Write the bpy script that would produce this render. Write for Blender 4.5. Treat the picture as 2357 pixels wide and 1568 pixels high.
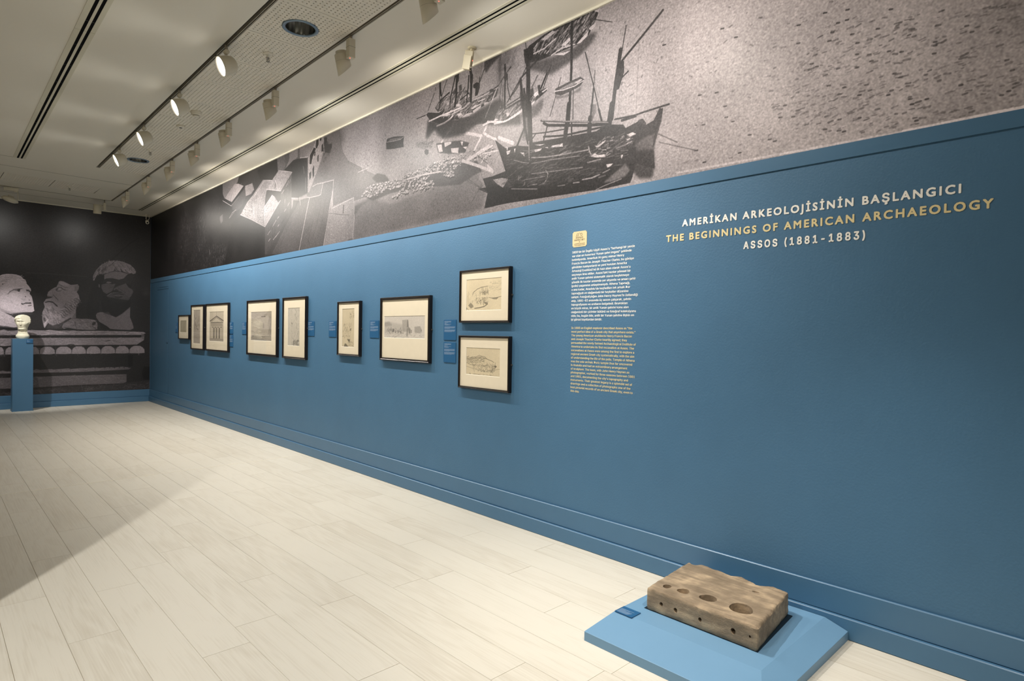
import bpy, bmesh, math, random, os
import numpy as np
from mathutils import Vector, Matrix, noise
# ------------------------------------------------------------------ clean + camera + light + exposure
for o in list(bpy.data.objects): bpy.data.objects.remove(o)
scn = bpy.context.scene
COL = scn.collection
W, D, H = 3.3425, 14.112, 3.753          # right wall x, far wall y, ceiling z
LX, RY = -4.2, -3.2                      # left wall x, rear wall y
F_PX, YAW, PITCH, ROLL = 1409.894, 0.76598, -0.012531, 0.014881
cam = bpy.data.cameras.new('camera'); camo = bpy.data.objects.new('camera', cam); COL.objects.link(camo)
cam.sensor_width = 36.0; cam.sensor_fit = 'HORIZONTAL'; cam.lens = F_PX*36.0/2357.0
cam.clip_start = 0.05; cam.clip_end = 80
_f = Vector((math.sin(YAW)*math.cos(PITCH), math.cos(YAW)*math.cos(PITCH), math.sin(PITCH)))
_r = Vector((math.cos(YAW), -math.sin(YAW), 0)); _u = _r.cross(_f)
r2 = _r*math.cos(ROLL)+_u*math.sin(ROLL); u2 = -_r*math.sin(ROLL)+_u*math.cos(ROLL)
M = Matrix((r2, u2, -_f)).transposed().to_4x4(); M.translation = Vector((0, 0, 1.5))
camo.matrix_world = M
scn.camera = camo
scn.view_settings.view_transform = 'Standard'; scn.view_settings.look = 'None'
scn.view_settings.gamma = 1.0; scn.view_settings.use_curve_mapping = False
scn.view_settings.exposure = 0.0
try:
    scn.cycles.use_denoising = True; scn.cycles.sample_clamp_indirect = 6.0
    scn.cycles.max_bounces = 10; scn.cycles.diffuse_bounces = 6
    scn.cycles.caustics_reflective = False; scn.cycles.caustics_refractive = False
except Exception: pass
wd = bpy.data.worlds.new('world'); scn.world = wd; wd.use_nodes = True
wd.node_tree.nodes['Background'].inputs[0].default_value = (0.9, 0.95, 1, 1)
wd.node_tree.nodes['Background'].inputs[1].default_value = 0.02
WARM = (1.0, 0.93, 0.83); COOL = (1.0, 0.985, 0.94); NEUT = (1.0, 0.975, 0.92)
B_LAMPS = [  # y on the wall side track, power, aim (x, y, z)
    (1.02, 3, None), (2.05, 72, None), (3.14, 235, (2.95, 1.50, 0.1)), (4.27, 138, None), (5.69, 150, None), (6.93, 138, None),
    (8.02, 130, None), (9.08, 200, None), (10.31, 150, None), (11.69, 90, None)]
A_LAMPS = [5.126, 6.40, 7.742, 8.975]
A_POWER = 14
def spot_light(name, loc, aim, power, size_deg, blend, radius, col):
    l = bpy.data.lights.new(name, 'SPOT'); l.energy = power; l.spot_size = math.radians(size_deg); l.spot_blend = blend
    l.shadow_soft_size = radius; l.color = col
    o = bpy.data.objects.new(name, l); COL.objects.link(o); o.location = loc
    d = Vector(aim)-Vector(loc); o.rotation_euler = d.to_track_quat('-Z', 'Y').to_euler(); o['kind'] = 'helper'
    return o
def area_light(name, loc, sx, sy, power, col, aim=(0, 0, -1)):
    l = bpy.data.lights.new(name, 'AREA'); l.shape = 'RECTANGLE'; l.size = sx; l.size_y = sy; l.energy = power; l.color = col
    o = bpy.data.objects.new(name, l); COL.objects.link(o); o.location = loc
    o.rotation_euler = Vector(aim).to_track_quat('-Z', 'Y').to_euler(); o['kind'] = 'helper'
    return o
# lights outside the view: added area fills and floor spots, plus the bust spot
area_light('unseen_fill_light', (-2.4, 9.0, 3.70), 1.2, 5.0, 14, NEUT)
area_light('unseen_fill_light', (1.2, -1.6, 3.70), 1.2, 1.6, 8, NEUT)
spot_light('unseen_floor_spot', (-1.5, 2.0, 3.55), (0.5, 3.5, 0.0), 540, 96, 1.0, 0.03, COOL)  # unseen spot added to light the left floor and draw its shadow edge
spot_light('unseen_floor_spot', (1.74, 0.2, 3.5), (2.45, 0.85, 0.0), 300, 58, 1.0, 0.05, WARM)  # unseen spot added to brighten the floor and plinth and bounce upward
spot_light('bust_spot_light', (0.35, 12.1, 3.5), (1.22, 13.75, 1.3), 330, 40, 0.8, 0.04, NEUT)

# ------------------------------------------------------------------ helpers
def srgb(r, g, b):
    return tuple((c/255/12.92 if c/255 <= .04045 else ((c/255+.055)/1.055)**2.4) for c in (r, g, b))+(1,)
def mat(name, rgb, rough=.6, spec=.5, metal=0, var=.04, vs=6, bump=0, bs=60, emit=None, es=0, stretch=(1, 1, 1), coat=0):
    m = bpy.data.materials.new(name); m.use_nodes = True; nt = m.node_tree; b = nt.nodes['Principled BSDF']
    c = srgb(*rgb); b.inputs['Roughness'].default_value = rough; b.inputs['Specular IOR Level'].default_value = spec
    b.inputs['Metallic'].default_value = metal; b.inputs['Coat Weight'].default_value = coat
    g = nt.nodes.new('ShaderNodeNewGeometry'); mp = nt.nodes.new('ShaderNodeMapping'); mp.inputs['Scale'].default_value = stretch
    nt.links.new(g.outputs['Position'], mp.inputs['Vector'])
    n = nt.nodes.new('ShaderNodeTexNoise'); n.inputs['Scale'].default_value = vs; n.inputs['Detail'].default_value = 4
    nt.links.new(mp.outputs[0], n.inputs['Vector'])
    r = nt.nodes.new('ShaderNodeValToRGB'); r.color_ramp.elements[0].position = .3; r.color_ramp.elements[1].position = .7
    r.color_ramp.elements[0].color = tuple(max(0, x*(1-var)) for x in c[:3])+(1,)
    r.color_ramp.elements[1].color = tuple(min(1, x*(1+var)) for x in c[:3])+(1,)
    nt.links.new(n.outputs['Fac'], r.inputs[0]); nt.links.new(r.outputs[0], b.inputs['Base Color'])
    if bump:
        n2 = nt.nodes.new('ShaderNodeTexNoise'); n2.inputs['Scale'].default_value = bs; n2.inputs['Detail'].default_value = 3
        nt.links.new(mp.outputs[0], n2.inputs['Vector'])
        bp = nt.nodes.new('ShaderNodeBump'); bp.inputs['Strength'].default_value = bump; bp.inputs['Distance'].default_value = .004
        nt.links.new(n2.outputs['Fac'], bp.inputs['Height']); nt.links.new(bp.outputs[0], b.inputs['Normal'])
    if emit:
        b.inputs['Emission Color'].default_value = emit+(1,); b.inputs['Emission Strength'].default_value = es
    return m
class MB:
    def __init__(s): s.v = []; s.f = []; s.sm = []
    def box(s, x0, y0, z0, x1, y1, z1):
        b = len(s.v); s.v += [(x0, y0, z0), (x1, y0, z0), (x1, y1, z0), (x0, y1, z0), (x0, y0, z1), (x1, y0, z1), (x1, y1, z1), (x0, y1, z1)]
        s.f += [tuple(b+i for i in q) for q in ((0, 3, 2, 1), (4, 5, 6, 7), (0, 1, 5, 4), (1, 2, 6, 5), (2, 3, 7, 6), (3, 0, 4, 7))]; s.sm += [False]*6; return s
    def lathe(s, prof, n=24, mtx=None, cap=True, smooth=True, cut=None):
        # prof: list of (radius, z)
        b = len(s.v)
        for r, z in prof:
            for i in range(n):
                a = 2*math.pi*i/n; p = Vector((r*math.cos(a), r*math.sin(a), z))
                if cut: p = cut(p)
                if mtx: p = mtx @ p
                s.v.append(tuple(p))
        for k in range(len(prof)-1):
            for i in range(n):
                j = (i+1) % n; s.f.append((b+k*n+i, b+k*n+j, b+(k+1)*n+j, b+(k+1)*n+i)); s.sm.append(smooth)
        if cap:
            s.f.append(tuple(b+i for i in reversed(range(n)))); s.f.append(tuple(b+(len(prof)-1)*n+i for i in range(n))); s.sm += [False, False]
        return s
    def tube(s, p0, p1, r, n=10):
        p0, p1 = Vector(p0), Vector(p1); d = p1-p0; m = Matrix.Translation(p0) @ d.to_track_quat('Z', 'Y').to_matrix().to_4x4()
        return s.lathe([(r, 0), (r, d.length)], n, m)
    def build(s, name, m, parent=None, bevel=0, seg=2):
        me = bpy.data.meshes.new(name); me.from_pydata(s.v, [], s.f); me.update()
        me.polygons.foreach_set('use_smooth', s.sm)
        o = bpy.data.objects.new(name, me); COL.objects.link(o); me.materials.append(m)
        if parent is not None: o.parent = parent
        if bevel:
            k = o.modifiers.new('bevel', 'BEVEL'); k.width = bevel; k.segments = seg; k.limit_method = 'ANGLE'; k.angle_limit = .6
        return o
def empty(name, loc, label=None, cat=None, group=None, kind=None):
    o = bpy.data.objects.new(name, None); COL.objects.link(o); o.location = loc; o.empty_display_size = .05
    return tag(o, label, cat, group, kind)
def tag(o, label=None, cat=None, group=None, kind=None):
    if label: o['label'] = label
    if cat: o['category'] = cat
    if group: o['group'] = group
    if kind: o['kind'] = kind
    return o
def struct(o, label, cat): return tag(o, label, cat, None, 'structure')
def copy_thing(src, loc, label):
    r = src.copy(); COL.objects.link(r); r.location = loc; r['label'] = label
    for ch in src.children:
        c = ch.copy(); COL.objects.link(c); c.parent = r
        for g in ch.children:
            d = g.copy(); COL.objects.link(d); d.parent = c
    return r

# --- tiny raster painter: prints are drawn here from polygons and strokes ---
class Print:
    def __init__(s, u0, u1, v0, v1, ppm, g=150):
        s.u0, s.v0, s.ppm = u0, v0, ppm
        s.w, s.h = int(round((u1-u0)*ppm)), int(round((v1-v0)*ppm))
        s.a = np.full((s.h, s.w), float(g), np.float32)
    def px(s, pts):
        p = np.asarray(pts, float).reshape(-1, 2)/1000.0
        return np.stack([(p[:, 0]-s.u0)*s.ppm, (p[:, 1]-s.v0)*s.ppm], 1)
    def box(s, p, m):
        x0, y0 = np.floor(p.min(0)-m).astype(int); x1, y1 = np.ceil(p.max(0)+m).astype(int)+1
        return max(x0, 0), max(y0, 0), min(x1, s.w), min(y1, s.h)
    def comp(s, x0, y0, x1, y1, m, g, al):
        r = s.a[y0:y1, x0:x1]; r += (g-r)*(m*al)
    def mask(s, p, m):
        x0, y0, x1, y1 = s.box(p, m)
        if x1 <= x0 or y1 <= y0: return None
        acc = np.zeros((y1-y0, x1-x0), np.float32)
        for oy in (.25, .75):
            Y = np.arange(y0, y1)+oy
            for ox in (.25, .75):
                X = np.arange(x0, x1)+ox
                ins = np.zeros((len(Y), len(X)), bool)
                q = np.roll(p, -1, 0)
                for (ax, ay), (bx, by) in zip(p, q):
                    if ay == by: continue
                    c = (Y >= min(ay, by)) & (Y < max(ay, by))
                    if not c.any(): continue
                    xi = ax+(Y[c]-ay)*(bx-ax)/(by-ay)
                    ins[c] ^= X[None, :] < xi[:, None]
                acc += ins*.25
        return x0, y0, x1, y1, acc
    def P(s, g, al, soft, pts):
        p = s.px(pts); r = soft*s.ppm/1000.0
        k = s.mask(p, 2+2*r)
        if k is None: return
        x0, y0, x1, y1, m = k
        if r >= 1: m = blur(m, int(r))
        s.comp(x0, y0, x1, y1, m, g, al)
    def L(s, g, al, w, pts, taper=0):
        p = s.px(pts); hw = max(w*s.ppm/2000.0, .28); f = min(1.0, w*s.ppm/2000.0/.28)
        for (a, b) in zip(p[:-1], p[1:]):
            x0, y0, x1, y1 = s.box(np.array([a, b]), hw+1.5)
            if x1 <= x0 or y1 <= y0: continue
            X, Y = np.meshgrid(np.arange(x0, x1)+.5, np.arange(y0, y1)+.5)
            d = b-a; n = d@d+1e-9
            t = np.clip(((X-a[0])*d[0]+(Y-a[1])*d[1])/n, 0, 1)
            dd = np.hypot(X-a[0]-t*d[0], Y-a[1]-t*d[1])
            s.comp(x0, y0, x1, y1, np.clip(hw+.5-dd, 0, 1), g, al*f)
    def B(s, g, al, cx, cy, rx, ry):
        c = s.px([cx, cy])[0]; rx *= s.ppm/1000.0; ry *= s.ppm/1000.0
        x0, y0 = max(int(c[0]-2.2*rx), 0), max(int(c[1]-2.2*ry), 0)
        x1, y1 = min(int(c[0]+2.2*rx)+1, s.w), min(int(c[1]+2.2*ry)+1, s.h)
        if x1 <= x0 or y1 <= y0: return
        X, Y = np.meshgrid(np.arange(x0, x1), np.arange(y0, y1))
        s.comp(x0, y0, x1, y1, np.exp(-((X-c[0])/rx)**2-((Y-c[1])/ry)**2), g, al)
    def S(s, seed, n, pts, g0, g1, ln, wd, ang, spread, al=1.0):
        # n short strokes inside a polygon; ang None = round specks
        R = np.random.RandomState(seed); p = s.px(pts)
        lo, hi = p.min(0), p.max(0); q = np.roll(p, -1, 0); k = 0
        for _ in range(n*4):
            c = lo+(hi-lo)*R.rand(2)
            ins = False
            for (ax, ay), (bx, by) in zip(p, q):
                if (ay > c[1]) != (by > c[1]) and c[0] < ax+(c[1]-ay)*(bx-ax)/(by-ay): ins = not ins
            if not ins: continue
            l = ln*(.4+R.rand()*1.2)*.5; t = np.radians(ang+spread*R.randn())
            m = (c/s.ppm+[s.u0, s.v0])*1000
            d = np.array([np.cos(t), np.sin(t)])*l
            s.L(g0+(g1-g0)*R.rand(), al*(.5+.5*R.rand()), wd*(.5+R.rand()), np.concatenate([m-d, m+d]))
            k += 1
            if k >= n: break
    def K(s, seed, n, pts, size, g0, g1, sh):
        # stones: small light lumps, each with a dark lower side
        R = np.random.RandomState(seed); p = s.px(pts)
        lo, hi = p.min(0), p.max(0); q = np.roll(p, -1, 0); k = 0
        for _ in range(n*5):
            c = lo+(hi-lo)*R.rand(2); ins = False
            for (ax, ay), (bx, by) in zip(p, q):
                if (ay > c[1]) != (by > c[1]) and c[0] < ax+(c[1]-ay)*(bx-ax)/(by-ay): ins = not ins
            if not ins: continue
            m = (c/s.ppm+[s.u0, s.v0])*1000; r = size*(.5+R.rand()); a0 = R.rand()*6
            th = a0+np.arange(6)*1.047+R.rand(6)*.6
            sh6 = np.stack([np.cos(th)*r, np.sin(th)*r*.7], 1)
            s.P(sh, .8, 0, m+sh6+[r*.25, -r*.6]); s.P(g0+(g1-g0)*R.rand(), 1, 0, m+sh6)
            k += 1
            if k >= n: break
def blur(m, r):
    for ax in (0, 1):
        for _ in range(2):
            c = np.cumsum(np.pad(m, [(r+1, r) if a == ax else (0, 0) for a in (0, 1)], mode='edge'), ax)
            m = (c[2*r+1:] - c[:-2*r-1])/(2*r+1) if ax == 0 else (c[:, 2*r+1:] - c[:, :-2*r-1])/(2*r+1)
    return m
def vnoise(h, w, cell, seed):
    R = np.random.RandomState(seed); gh, gw = int(h/cell)+3, int(w/cell)+3
    g = R.rand(gh, gw).astype(np.float32)
    y = np.arange(h)/cell; x = np.arange(w)/cell
    yi, xi = y.astype(int), x.astype(int); fy, fx = (y-yi)[:, None], (x-xi)[None, :]
    fy = fy*fy*(3-2*fy); fx = fx*fx*(3-2*fx)
    a = g[yi][:, xi]*(1-fx)+g[yi][:, xi+1]*fx; b = g[yi+1][:, xi]*(1-fx)+g[yi+1][:, xi+1]*fx
    return a*(1-fy)+b*fy-.5

# strokes of the two wall prints, in millimetres on the wall (u, z)
OPS=[
('P',40,1,0,[-14400,2300,-14400,3900,-8200,3900,-7300,3200,-7300,2300]),
('P',62,0.7,60,[-9142,3623,-8514,3876,-7181,3824,-6517,3779,-6215,3710,-6211,3566,-6715,3219,-6924,2738,-7149,2500,-8480,2501,-9464,2773]),
('P',112,1,0,[-6706,3772,-6294,3767,-6281,3605,-6209,3470,-6081,3341,-5867,3249,-5645,3149,-5466,3078,-5295,3018,-5200,2946,-5397,2891,-5734,2897,-5959,2893,-5937,2718,-5977,2475,-7268,2484,-7909,2495,-7548,2810,-7283,3100,-6936,3256,-6776,3534]),
('S',3,500,[-6706,3772,-6294,3767,-6281,3605,-6081,3341,-5645,3149,-5295,3018,-5397,2913,-5959,2893,-5977,2475,-7268,2484,-6936,3256],70,165,18,5,20,50,0.45),
('S',4,160,[-6314,3767,-6210,3494,-6081,3341,-5645,3149,-5401,3071],50,100,14,5,-50,30,0.5),
('L',75,0.5,8,[-6303,3730,-6270,3579,-6199,3458,-6082,3345,-5867,3249,-5697,3177]),
('P',118,0.9,12,[-5940,2858,-5647,2884,-5234,2758,-4653,2796,-4146,2830,-3916,2826,-3803,2664,-3855,2528,-5950,2477]),
('B',100,0.5,-5557,2670,260,120),
('S',8,300,[-12425,3771,-11908,3813,-11408,3256,-11049,2633,-11272,2502,-11873,2502,-12141,3027],60,130,30,7,85,18,0.6),
('S',9,220,[-11416,3554,-10962,3565,-10622,2883,-10405,2481,-10934,2480,-11169,2935],60,140,30,7,85,18,0.6),
('S',10,150,[-13414,3487,-12554,3548,-12392,2574,-13236,2461],45,80,30,7,85,18,0.5),
('S',11,160,[-10620,2812,-10213,2844,-9461,2644,-9369,2476,-10204,2488,-10510,2593],60,140,30,7,85,18,0.6),
('S',12,80,[-10852,3549,-10232,3599,-9843,3407,-10224,3256,-10629,3166],60,110,30,7,85,18,0.5),
('S',13,70,[-10115,2835,-9463,2741,-9370,2508,-10010,2522],70,150,30,7,85,18,0.6),
('S',14,60,[-11308,3421,-10580,3421,-10406,3306,-10713,3157,-11225,3166],70,120,40,10,75,25,0.5),
('P',120,1,0,[-9977,3738,-9623,3742,-9302,3735,-9358,3660,-9590,3601,-9892,3494,-9973,3584]),
('P',165,1,0,[-9473,3652,-9328,3636,-9116,3568,-9585,3401,-9876,3498,-9620,3606]),
('S',17,60,[-9473,3652,-9328,3636,-9116,3568,-9585,3401,-9876,3498,-9620,3606],95,205,60,8,62,8,0.8),
('P',35,1,0,[-9876,3494,-9585,3398,-9116,3568,-9101,3513,-9598,3343,-9970,3473]),
('L',185,1,9,[-9970,3478,-9604,3347,-9281,3447]),
('P',75,0.8,8,[-9584,3352,-9101,3524,-9047,3546,-9016,3407,-9151,3292,-9376,3238,-9552,3283]),
('P',150,1,0,[-9061,3559,-8912,3555,-8793,3556,-8726,3454,-8829,3409,-9030,3407]),
('S',22,30,[-9061,3559,-8793,3556,-8726,3454,-9030,3407],100,190,30,8,30,40,0.7),
('L',190,0.7,10,[-9684,3172,-9551,3240,-9405,3261]),
('L',160,0.6,9,[-9669,3174,-9477,3236]),
('P',105,0.8,4,[-10092,3243,-9965,3272,-9962,3160,-10041,3131,-10090,3198]),
('P',160,1,0,[-8414,3536,-8126,3481,-8034,3518,-7896,3438,-8265,3374,-8407,3230,-8756,3037,-9219,3167,-8975,3311,-8764,3382]),
('P',150,1,0,[-9233,3169,-8764,3356,-8414,3536,-8114,3479,-8289,3387,-8334,3258,-8355,3134,-8337,2888,-8808,3044]),
('S',28,300,[-9233,3169,-8921,3303,-8737,3347,-8717,3053,-8808,3044],70,205,34,7,-22,6,0.8),
('S',29,320,[-8751,3359,-8389,3521,-8114,3474,-8289,3387,-8334,3258,-8503,3145,-8705,3071],75,195,30,7,55,20,0.7),
('S',30,300,[-8705,3071,-8503,3145,-8344,3162,-8337,2893,-8808,3044],75,205,30,6,-8,14,0.8),
('L',205,1,10,[-8750,3344,-8377,3514]),
('L',205,1,9,[-8763,3346,-8717,3047]),
('L',200,1,9,[-8414,3536,-8114,3477]),
('L',190,1,10,[-9233,3167,-8808,3041,-8337,2886]),
('P',175,1,0,[-8098,3286,-8027,3251,-7912,3159,-7834,3171,-8325,2889,-8356,3159]),
('S',36,300,[-8098,3286,-8027,3251,-7912,3159,-7834,3171,-8325,2889,-8356,3159],95,225,30,6,25,20,0.8),
('L',215,1,12,[-8102,3283,-8356,3159,-8337,2893]),
('L',210,1,10,[-7834,3176,-8325,2889]),
('P',50,1,0,[-8289,3373,-7848,3294,-7834,3180,-7912,3159,-8027,3251,-8109,3287,-8339,3251]),
('P',165,1,0,[-7910,3571,-7491,3482,-7837,3297,-8301,3391,-8102,3482]),
('S',41,330,[-7910,3571,-7491,3482,-7837,3297,-8301,3391,-8102,3482],70,200,30,6,50,30,0.7),
('L',200,1,9,[-7910,3571,-7491,3482,-7837,3295,-8294,3388]),
('L',190,1,8,[-7881,3557,-7853,3309]),
('P',45,1,0,[-8010,3466,-8029,3337,-7984,3330,-7971,3394]),
('L',225,1,12,[-8014,3462,-7986,3415,-7989,3368,-8016,3335]),
('P',70,1,0,[-7837,3293,-7508,3472,-7511,3165,-7557,2927,-7856,2702,-8102,2498,-8328,2517,-8330,2883,-7834,3166]),
('S',47,380,[-7837,3293,-7508,3472,-7511,3165,-7557,2927,-7856,2702,-8059,2639,-8247,2657,-8330,2883,-7834,3166],45,130,40,5,80,20,0.6),
('P',34,1,0,[-9219,3157,-8808,3038,-8337,2883,-8324,2341,-9883,2445,-9593,3075]),
('L',195,0.8,10,[-7614,3075,-7572,3106]),
('L',195,0.8,10,[-7720,3012,-7667,3041]),
('L',195,0.8,10,[-7929,2950,-7880,2970]),
('L',195,0.8,10,[-8087,2860,-7969,2931]),
('L',195,0.8,10,[-7915,2845,-7878,2864]),
('L',195,0.8,10,[-8238,2771,-8156,2815]),
('L',195,0.8,10,[-8212,2681,-8154,2709]),
('L',195,0.8,10,[-7980,2715,-7857,2773]),
('L',195,0.8,10,[-7803,3255,-7738,3291]),
('L',195,0.8,10,[-7712,3121,-7702,3166]),
('L',195,0.8,10,[-7674,3327,-7642,3358]),
('L',195,0.8,10,[-7620,3336,-7611,3390]),
('L',195,0.8,10,[-7568,3355,-7548,3397]),
('L',195,0.8,10,[-8060,2685,-7946,2731]),
('L',30,0.6,14,[-8072,2725,-8076,2868]),
('L',30,0.6,14,[-8015,2757,-8007,2888]),
('L',30,0.6,14,[-7793,2873,-7729,2911]),
('L',30,0.6,14,[-7725,3224,-7726,3271]),
('L',30,0.6,14,[-7585,3203,-7577,3302]),
('L',30,0.6,14,[-8203,2815,-8111,2872]),
('P',38,1,0,[-8618,3699,-7959,3731,-7944,3577,-8102,3482,-8414,3535,-8514,3561]),
('P',108,1,0,[-7953,3748,-7738,3752,-7702,3607,-7766,3554,-7933,3580]),
('S',71,90,[-7953,3748,-7738,3752,-7702,3607,-7766,3554,-7933,3580],60,150,30,7,75,20,0.5),
('P',140,0.9,0,[-7701,3552,-7596,3642,-7577,3747,-7340,3753,-7347,3639]),
('P',120,1,0,[-7289,3742,-6849,3753,-6865,3663,-7061,3583,-7286,3611]),
('S',74,150,[-7289,3742,-6849,3753,-6865,3663,-7061,3583,-7286,3611],80,175,30,6,40,30,0.5),
('L',190,1,7,[-7282,3613,-7055,3583]),
('L',175,1,7,[-7042,3583,-6839,3700]),
('P',42,1,0,[-7733,3550,-7470,3622,-7347,3616,-7080,3573,-7060,3150,-7335,3134,-7510,3158,-7507,3444,-7497,3481,-7722,3537]),
('L',120,1,8,[-7184,3493,-7163,3402]),
('L',130,1,8,[-7118,3342,-7118,3176]),
('P',160,1,0,[-7060,3574,-7032,3577,-6849,3753,-6651,3743,-6665,3597,-6716,3490,-6894,3286,-7022,3153,-7060,3158]),
('S',81,260,[-7060,3574,-7032,3577,-6849,3753,-6651,3743,-6665,3597,-6716,3490,-6894,3286,-7022,3153,-7060,3158],105,205,26,6,75,25,0.6),
('P',36,1,0,[-7020,3489,-7013,3591,-6912,3664,-6856,3644,-6937,3558,-6973,3480]),
('P',36,1,0,[-6865,3655,-6849,3761,-6786,3760,-6793,3673,-6837,3636]),
('P',36,1,0,[-7016,3298,-7027,3378,-6971,3393,-6978,3318]),
('P',36,1,0,[-6931,3305,-6943,3414,-6898,3457,-6895,3329]),
('P',36,1,0,[-6815,3475,-6817,3543,-6786,3558,-6788,3479]),
('P',36,1,0,[-6718,3574,-6711,3652,-6676,3665,-6674,3573]),
('P',36,1,0,[-6757,3708,-6758,3754,-6722,3750,-6721,3708]),
('P',36,1,0,[-6900,3560,-6892,3609,-6864,3612,-6872,3563]),
('P',44,0.8,3,[-6660,3728,-6580,3715,-6587,3638,-6458,3611,-6465,3572,-6524,3518,-6629,3556]),
('S',91,60,[-6668,3730,-6458,3619,-6490,3512,-6626,3431,-6680,3458],30,70,20,8,60,60,0.7),
('P',62,0.7,8,[-7500,3154,-7355,3115,-7394,3040,-7454,2977,-7557,2927,-7598,2840,-7789,2677,-7918,2483,-8292,2514,-7558,2936]),
('P',88,0.9,0,[-7578,2902,-7373,3019,-7254,3100,-7020,3083,-7268,2430,-8102,2498]),
('S',94,300,[-7578,2902,-7373,3019,-7254,3100,-7020,3083,-7268,2430,-8102,2498],55,135,24,6,35,40,0.5),
('P',96,1,0,[-7011,3082,-6760,3078,-6656,3204,-6414,3188,-6493,2915,-6672,2381,-7298,2432]),
('S',96,420,[-7011,3082,-6760,3078,-6656,3204,-6414,3188,-6493,2915,-6672,2381,-7298,2432],50,140,26,6,-30,40,0.5),
('L',40,0.45,8,[-6832,3005,-6883,2842,-6973,2681,-7046,2550]),
('L',40,0.45,8,[-6705,3003,-6756,2868,-6825,2724,-6914,2589]),
('L',40,0.45,8,[-6616,3007,-6648,2853,-6715,2695,-6785,2576]),
('L',205,1,12,[-7011,3086,-7084,2928,-7298,2432]),
('L',205,1,11,[-6429,3085,-6493,2915,-6672,2381]),
('L',190,1,9,[-6414,3197,-6429,3085,-6432,2842]),
('L',185,1,10,[-6414,3197,-6665,3207,-6818,3218,-6929,3207]),
('L',195,1,9,[-6665,3206,-6725,3081,-6760,3074]),
('L',185,1,11,[-6760,3074,-7001,3085,-7088,3102,-7315,3122,-7510,3154]),
('P',150,0.8,0,[-7315,3122,-7089,3137,-7087,3093,-7294,3093,-7458,3121,-7476,3043,-7507,3011,-7510,3151]),
('L',200,1,8,[-7275,3130,-7262,3031]),
('L',45,1,10,[-7305,3121,-7293,3044]),
('P',190,0.8,0,[-6483,2852,-6446,3080,-6425,3076,-6426,2841]),
('P',150,1,0,[-6424,2881,-6242,2888,-6082,2897,-6071,2394,-6663,2380,-6525,2838]),
('P',150,1,0,[-6446,2902,-5960,2935,-5947,2726,-5963,2494,-6616,2495,-6503,2797]),
('S',112,380,[-6446,2902,-5960,2935,-5947,2726,-5963,2494,-6616,2495,-6503,2797],95,210,22,6,5,25,0.6),
('L',205,1,8,[-6446,2881,-5959,2931,-5941,2712,-5976,2502]),
('L',45,1,16,[-6180,2879,-6187,2798]),
('L',60,0.6,6,[-6504,2832,-6243,2784,-6049,2753]),
('P',70,0.7,10,[-5942,2726,-5814,2815,-5639,2855,-5469,2856,-5399,2883,-5590,2861,-5789,2844,-5944,2833]),
('P',62,0.8,6,[-5690,2881,-5397,2913,-5199,2924,-4794,2961,-4524,2993,-4149,2961,-3918,2928,-3861,2835,-3972,2818,-4145,2773,-4520,2815,-4792,2851,-5237,2866,-5561,2840]),
('P',50,0.85,6,[-5596,3077,-5489,3109,-5343,3067,-5271,3010,-5300,2982,-5509,3022]),
('K',119,520,[-5725,2983,-5594,3008,-5341,3000,-5064,3007,-4805,3025,-4495,3038,-4333,3046,-4115,2966,-4144,2924,-4362,2924,-4559,2930,-4696,2882,-4986,2898,-5298,2904,-5591,2882,-5814,2915],13,130,215,52),
('K',120,110,[-5217,2837,-4949,2892,-4696,2882,-4541,2876,-4523,2803,-4660,2814,-4910,2822,-5176,2809],15,140,210,48),
('K',121,60,[-4411,2933,-4251,2914,-4219,2851,-4361,2885],13,120,190,48),
('L',205,1,14,[-4950,2956,-4697,2954,-4427,2936]),
('S',123,130,[-4496,3108,-4117,3071,-3719,3007,-3691,2948,-3853,2907,-4026,2958,-4301,3021],60,205,22,7,15,40,0.8),
('K',124,60,[-4463,3082,-4071,3024,-3692,3019,-3717,2935,-3924,2920,-4380,3026],11,130,200,45),
('P',45,0.8,3,[-4498,3199,-4304,3177,-4149,3153,-4029,3109,-4087,3036,-4302,3069,-4464,3112]),
('P',200,1,0,[-4482,3185,-4416,3176,-4398,3108,-4455,3115]),
('P',200,1,0,[-4376,3183,-4272,3170,-4280,3152,-4367,3141]),
('P',200,1,0,[-4279,3113,-4171,3096,-4177,3049,-4270,3073]),
('P',200,1,0,[-4149,3144,-4111,3136,-4125,3101]),
('P',200,1,0,[-4118,3090,-4058,3082,-4072,3061]),
('K',131,25,[-4811,3296,-4533,3236,-4548,3189,-4739,3229],10,130,200,55),
('P',50,1,0,[-4676,3170,-4650,3182,-4612,3167,-4611,3131,-4640,3125,-4670,3143]),
('P',70,0.35,6,[-4811,3275,-4704,3273,-4549,3229,-4565,3183,-4685,3187,-4810,3233]),
('L',200,1,20,[-4416,3196,-4169,3363]),
('L',200,1,14,[-4076,3237,-3988,3240,-3846,3225]),
('L',200,1,22,[-3784,3229,-3845,3152,-3789,3112,-3693,3064]),
('L',200,1,26,[-4075,3202,-3872,3131]),
('L',200,1,12,[-4181,3216,-4075,3196]),
('L',200,1,20,[-3962,3034,-3879,3118]),
('L',200,1,30,[-3654,3069,-3491,2990]),
('L',200,1,24,[-4055,2964,-3780,3029]),
('L',200,1,26,[-4115,2971,-3924,2897,-3728,2811]),
('L',200,1,14,[-4026,2963,-3733,3023]),
('L',200,1,12,[-3855,2980,-3665,2969]),
('L',200,1,10,[-3867,2909,-3813,2958]),
('P',205,1,0,[-3798,2887,-3722,2828,-3728,2807,-3790,2831]),
('P',52,1,0,[-5330,3385,-5310,3420,-5190,3415,-5012,3382,-5024,3320,-5017,3278,-5187,3295,-5324,3316]),
('P',95,1,0,[-5299,3390,-5249,3407,-5025,3374,-5072,3361,-5189,3366]),
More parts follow.
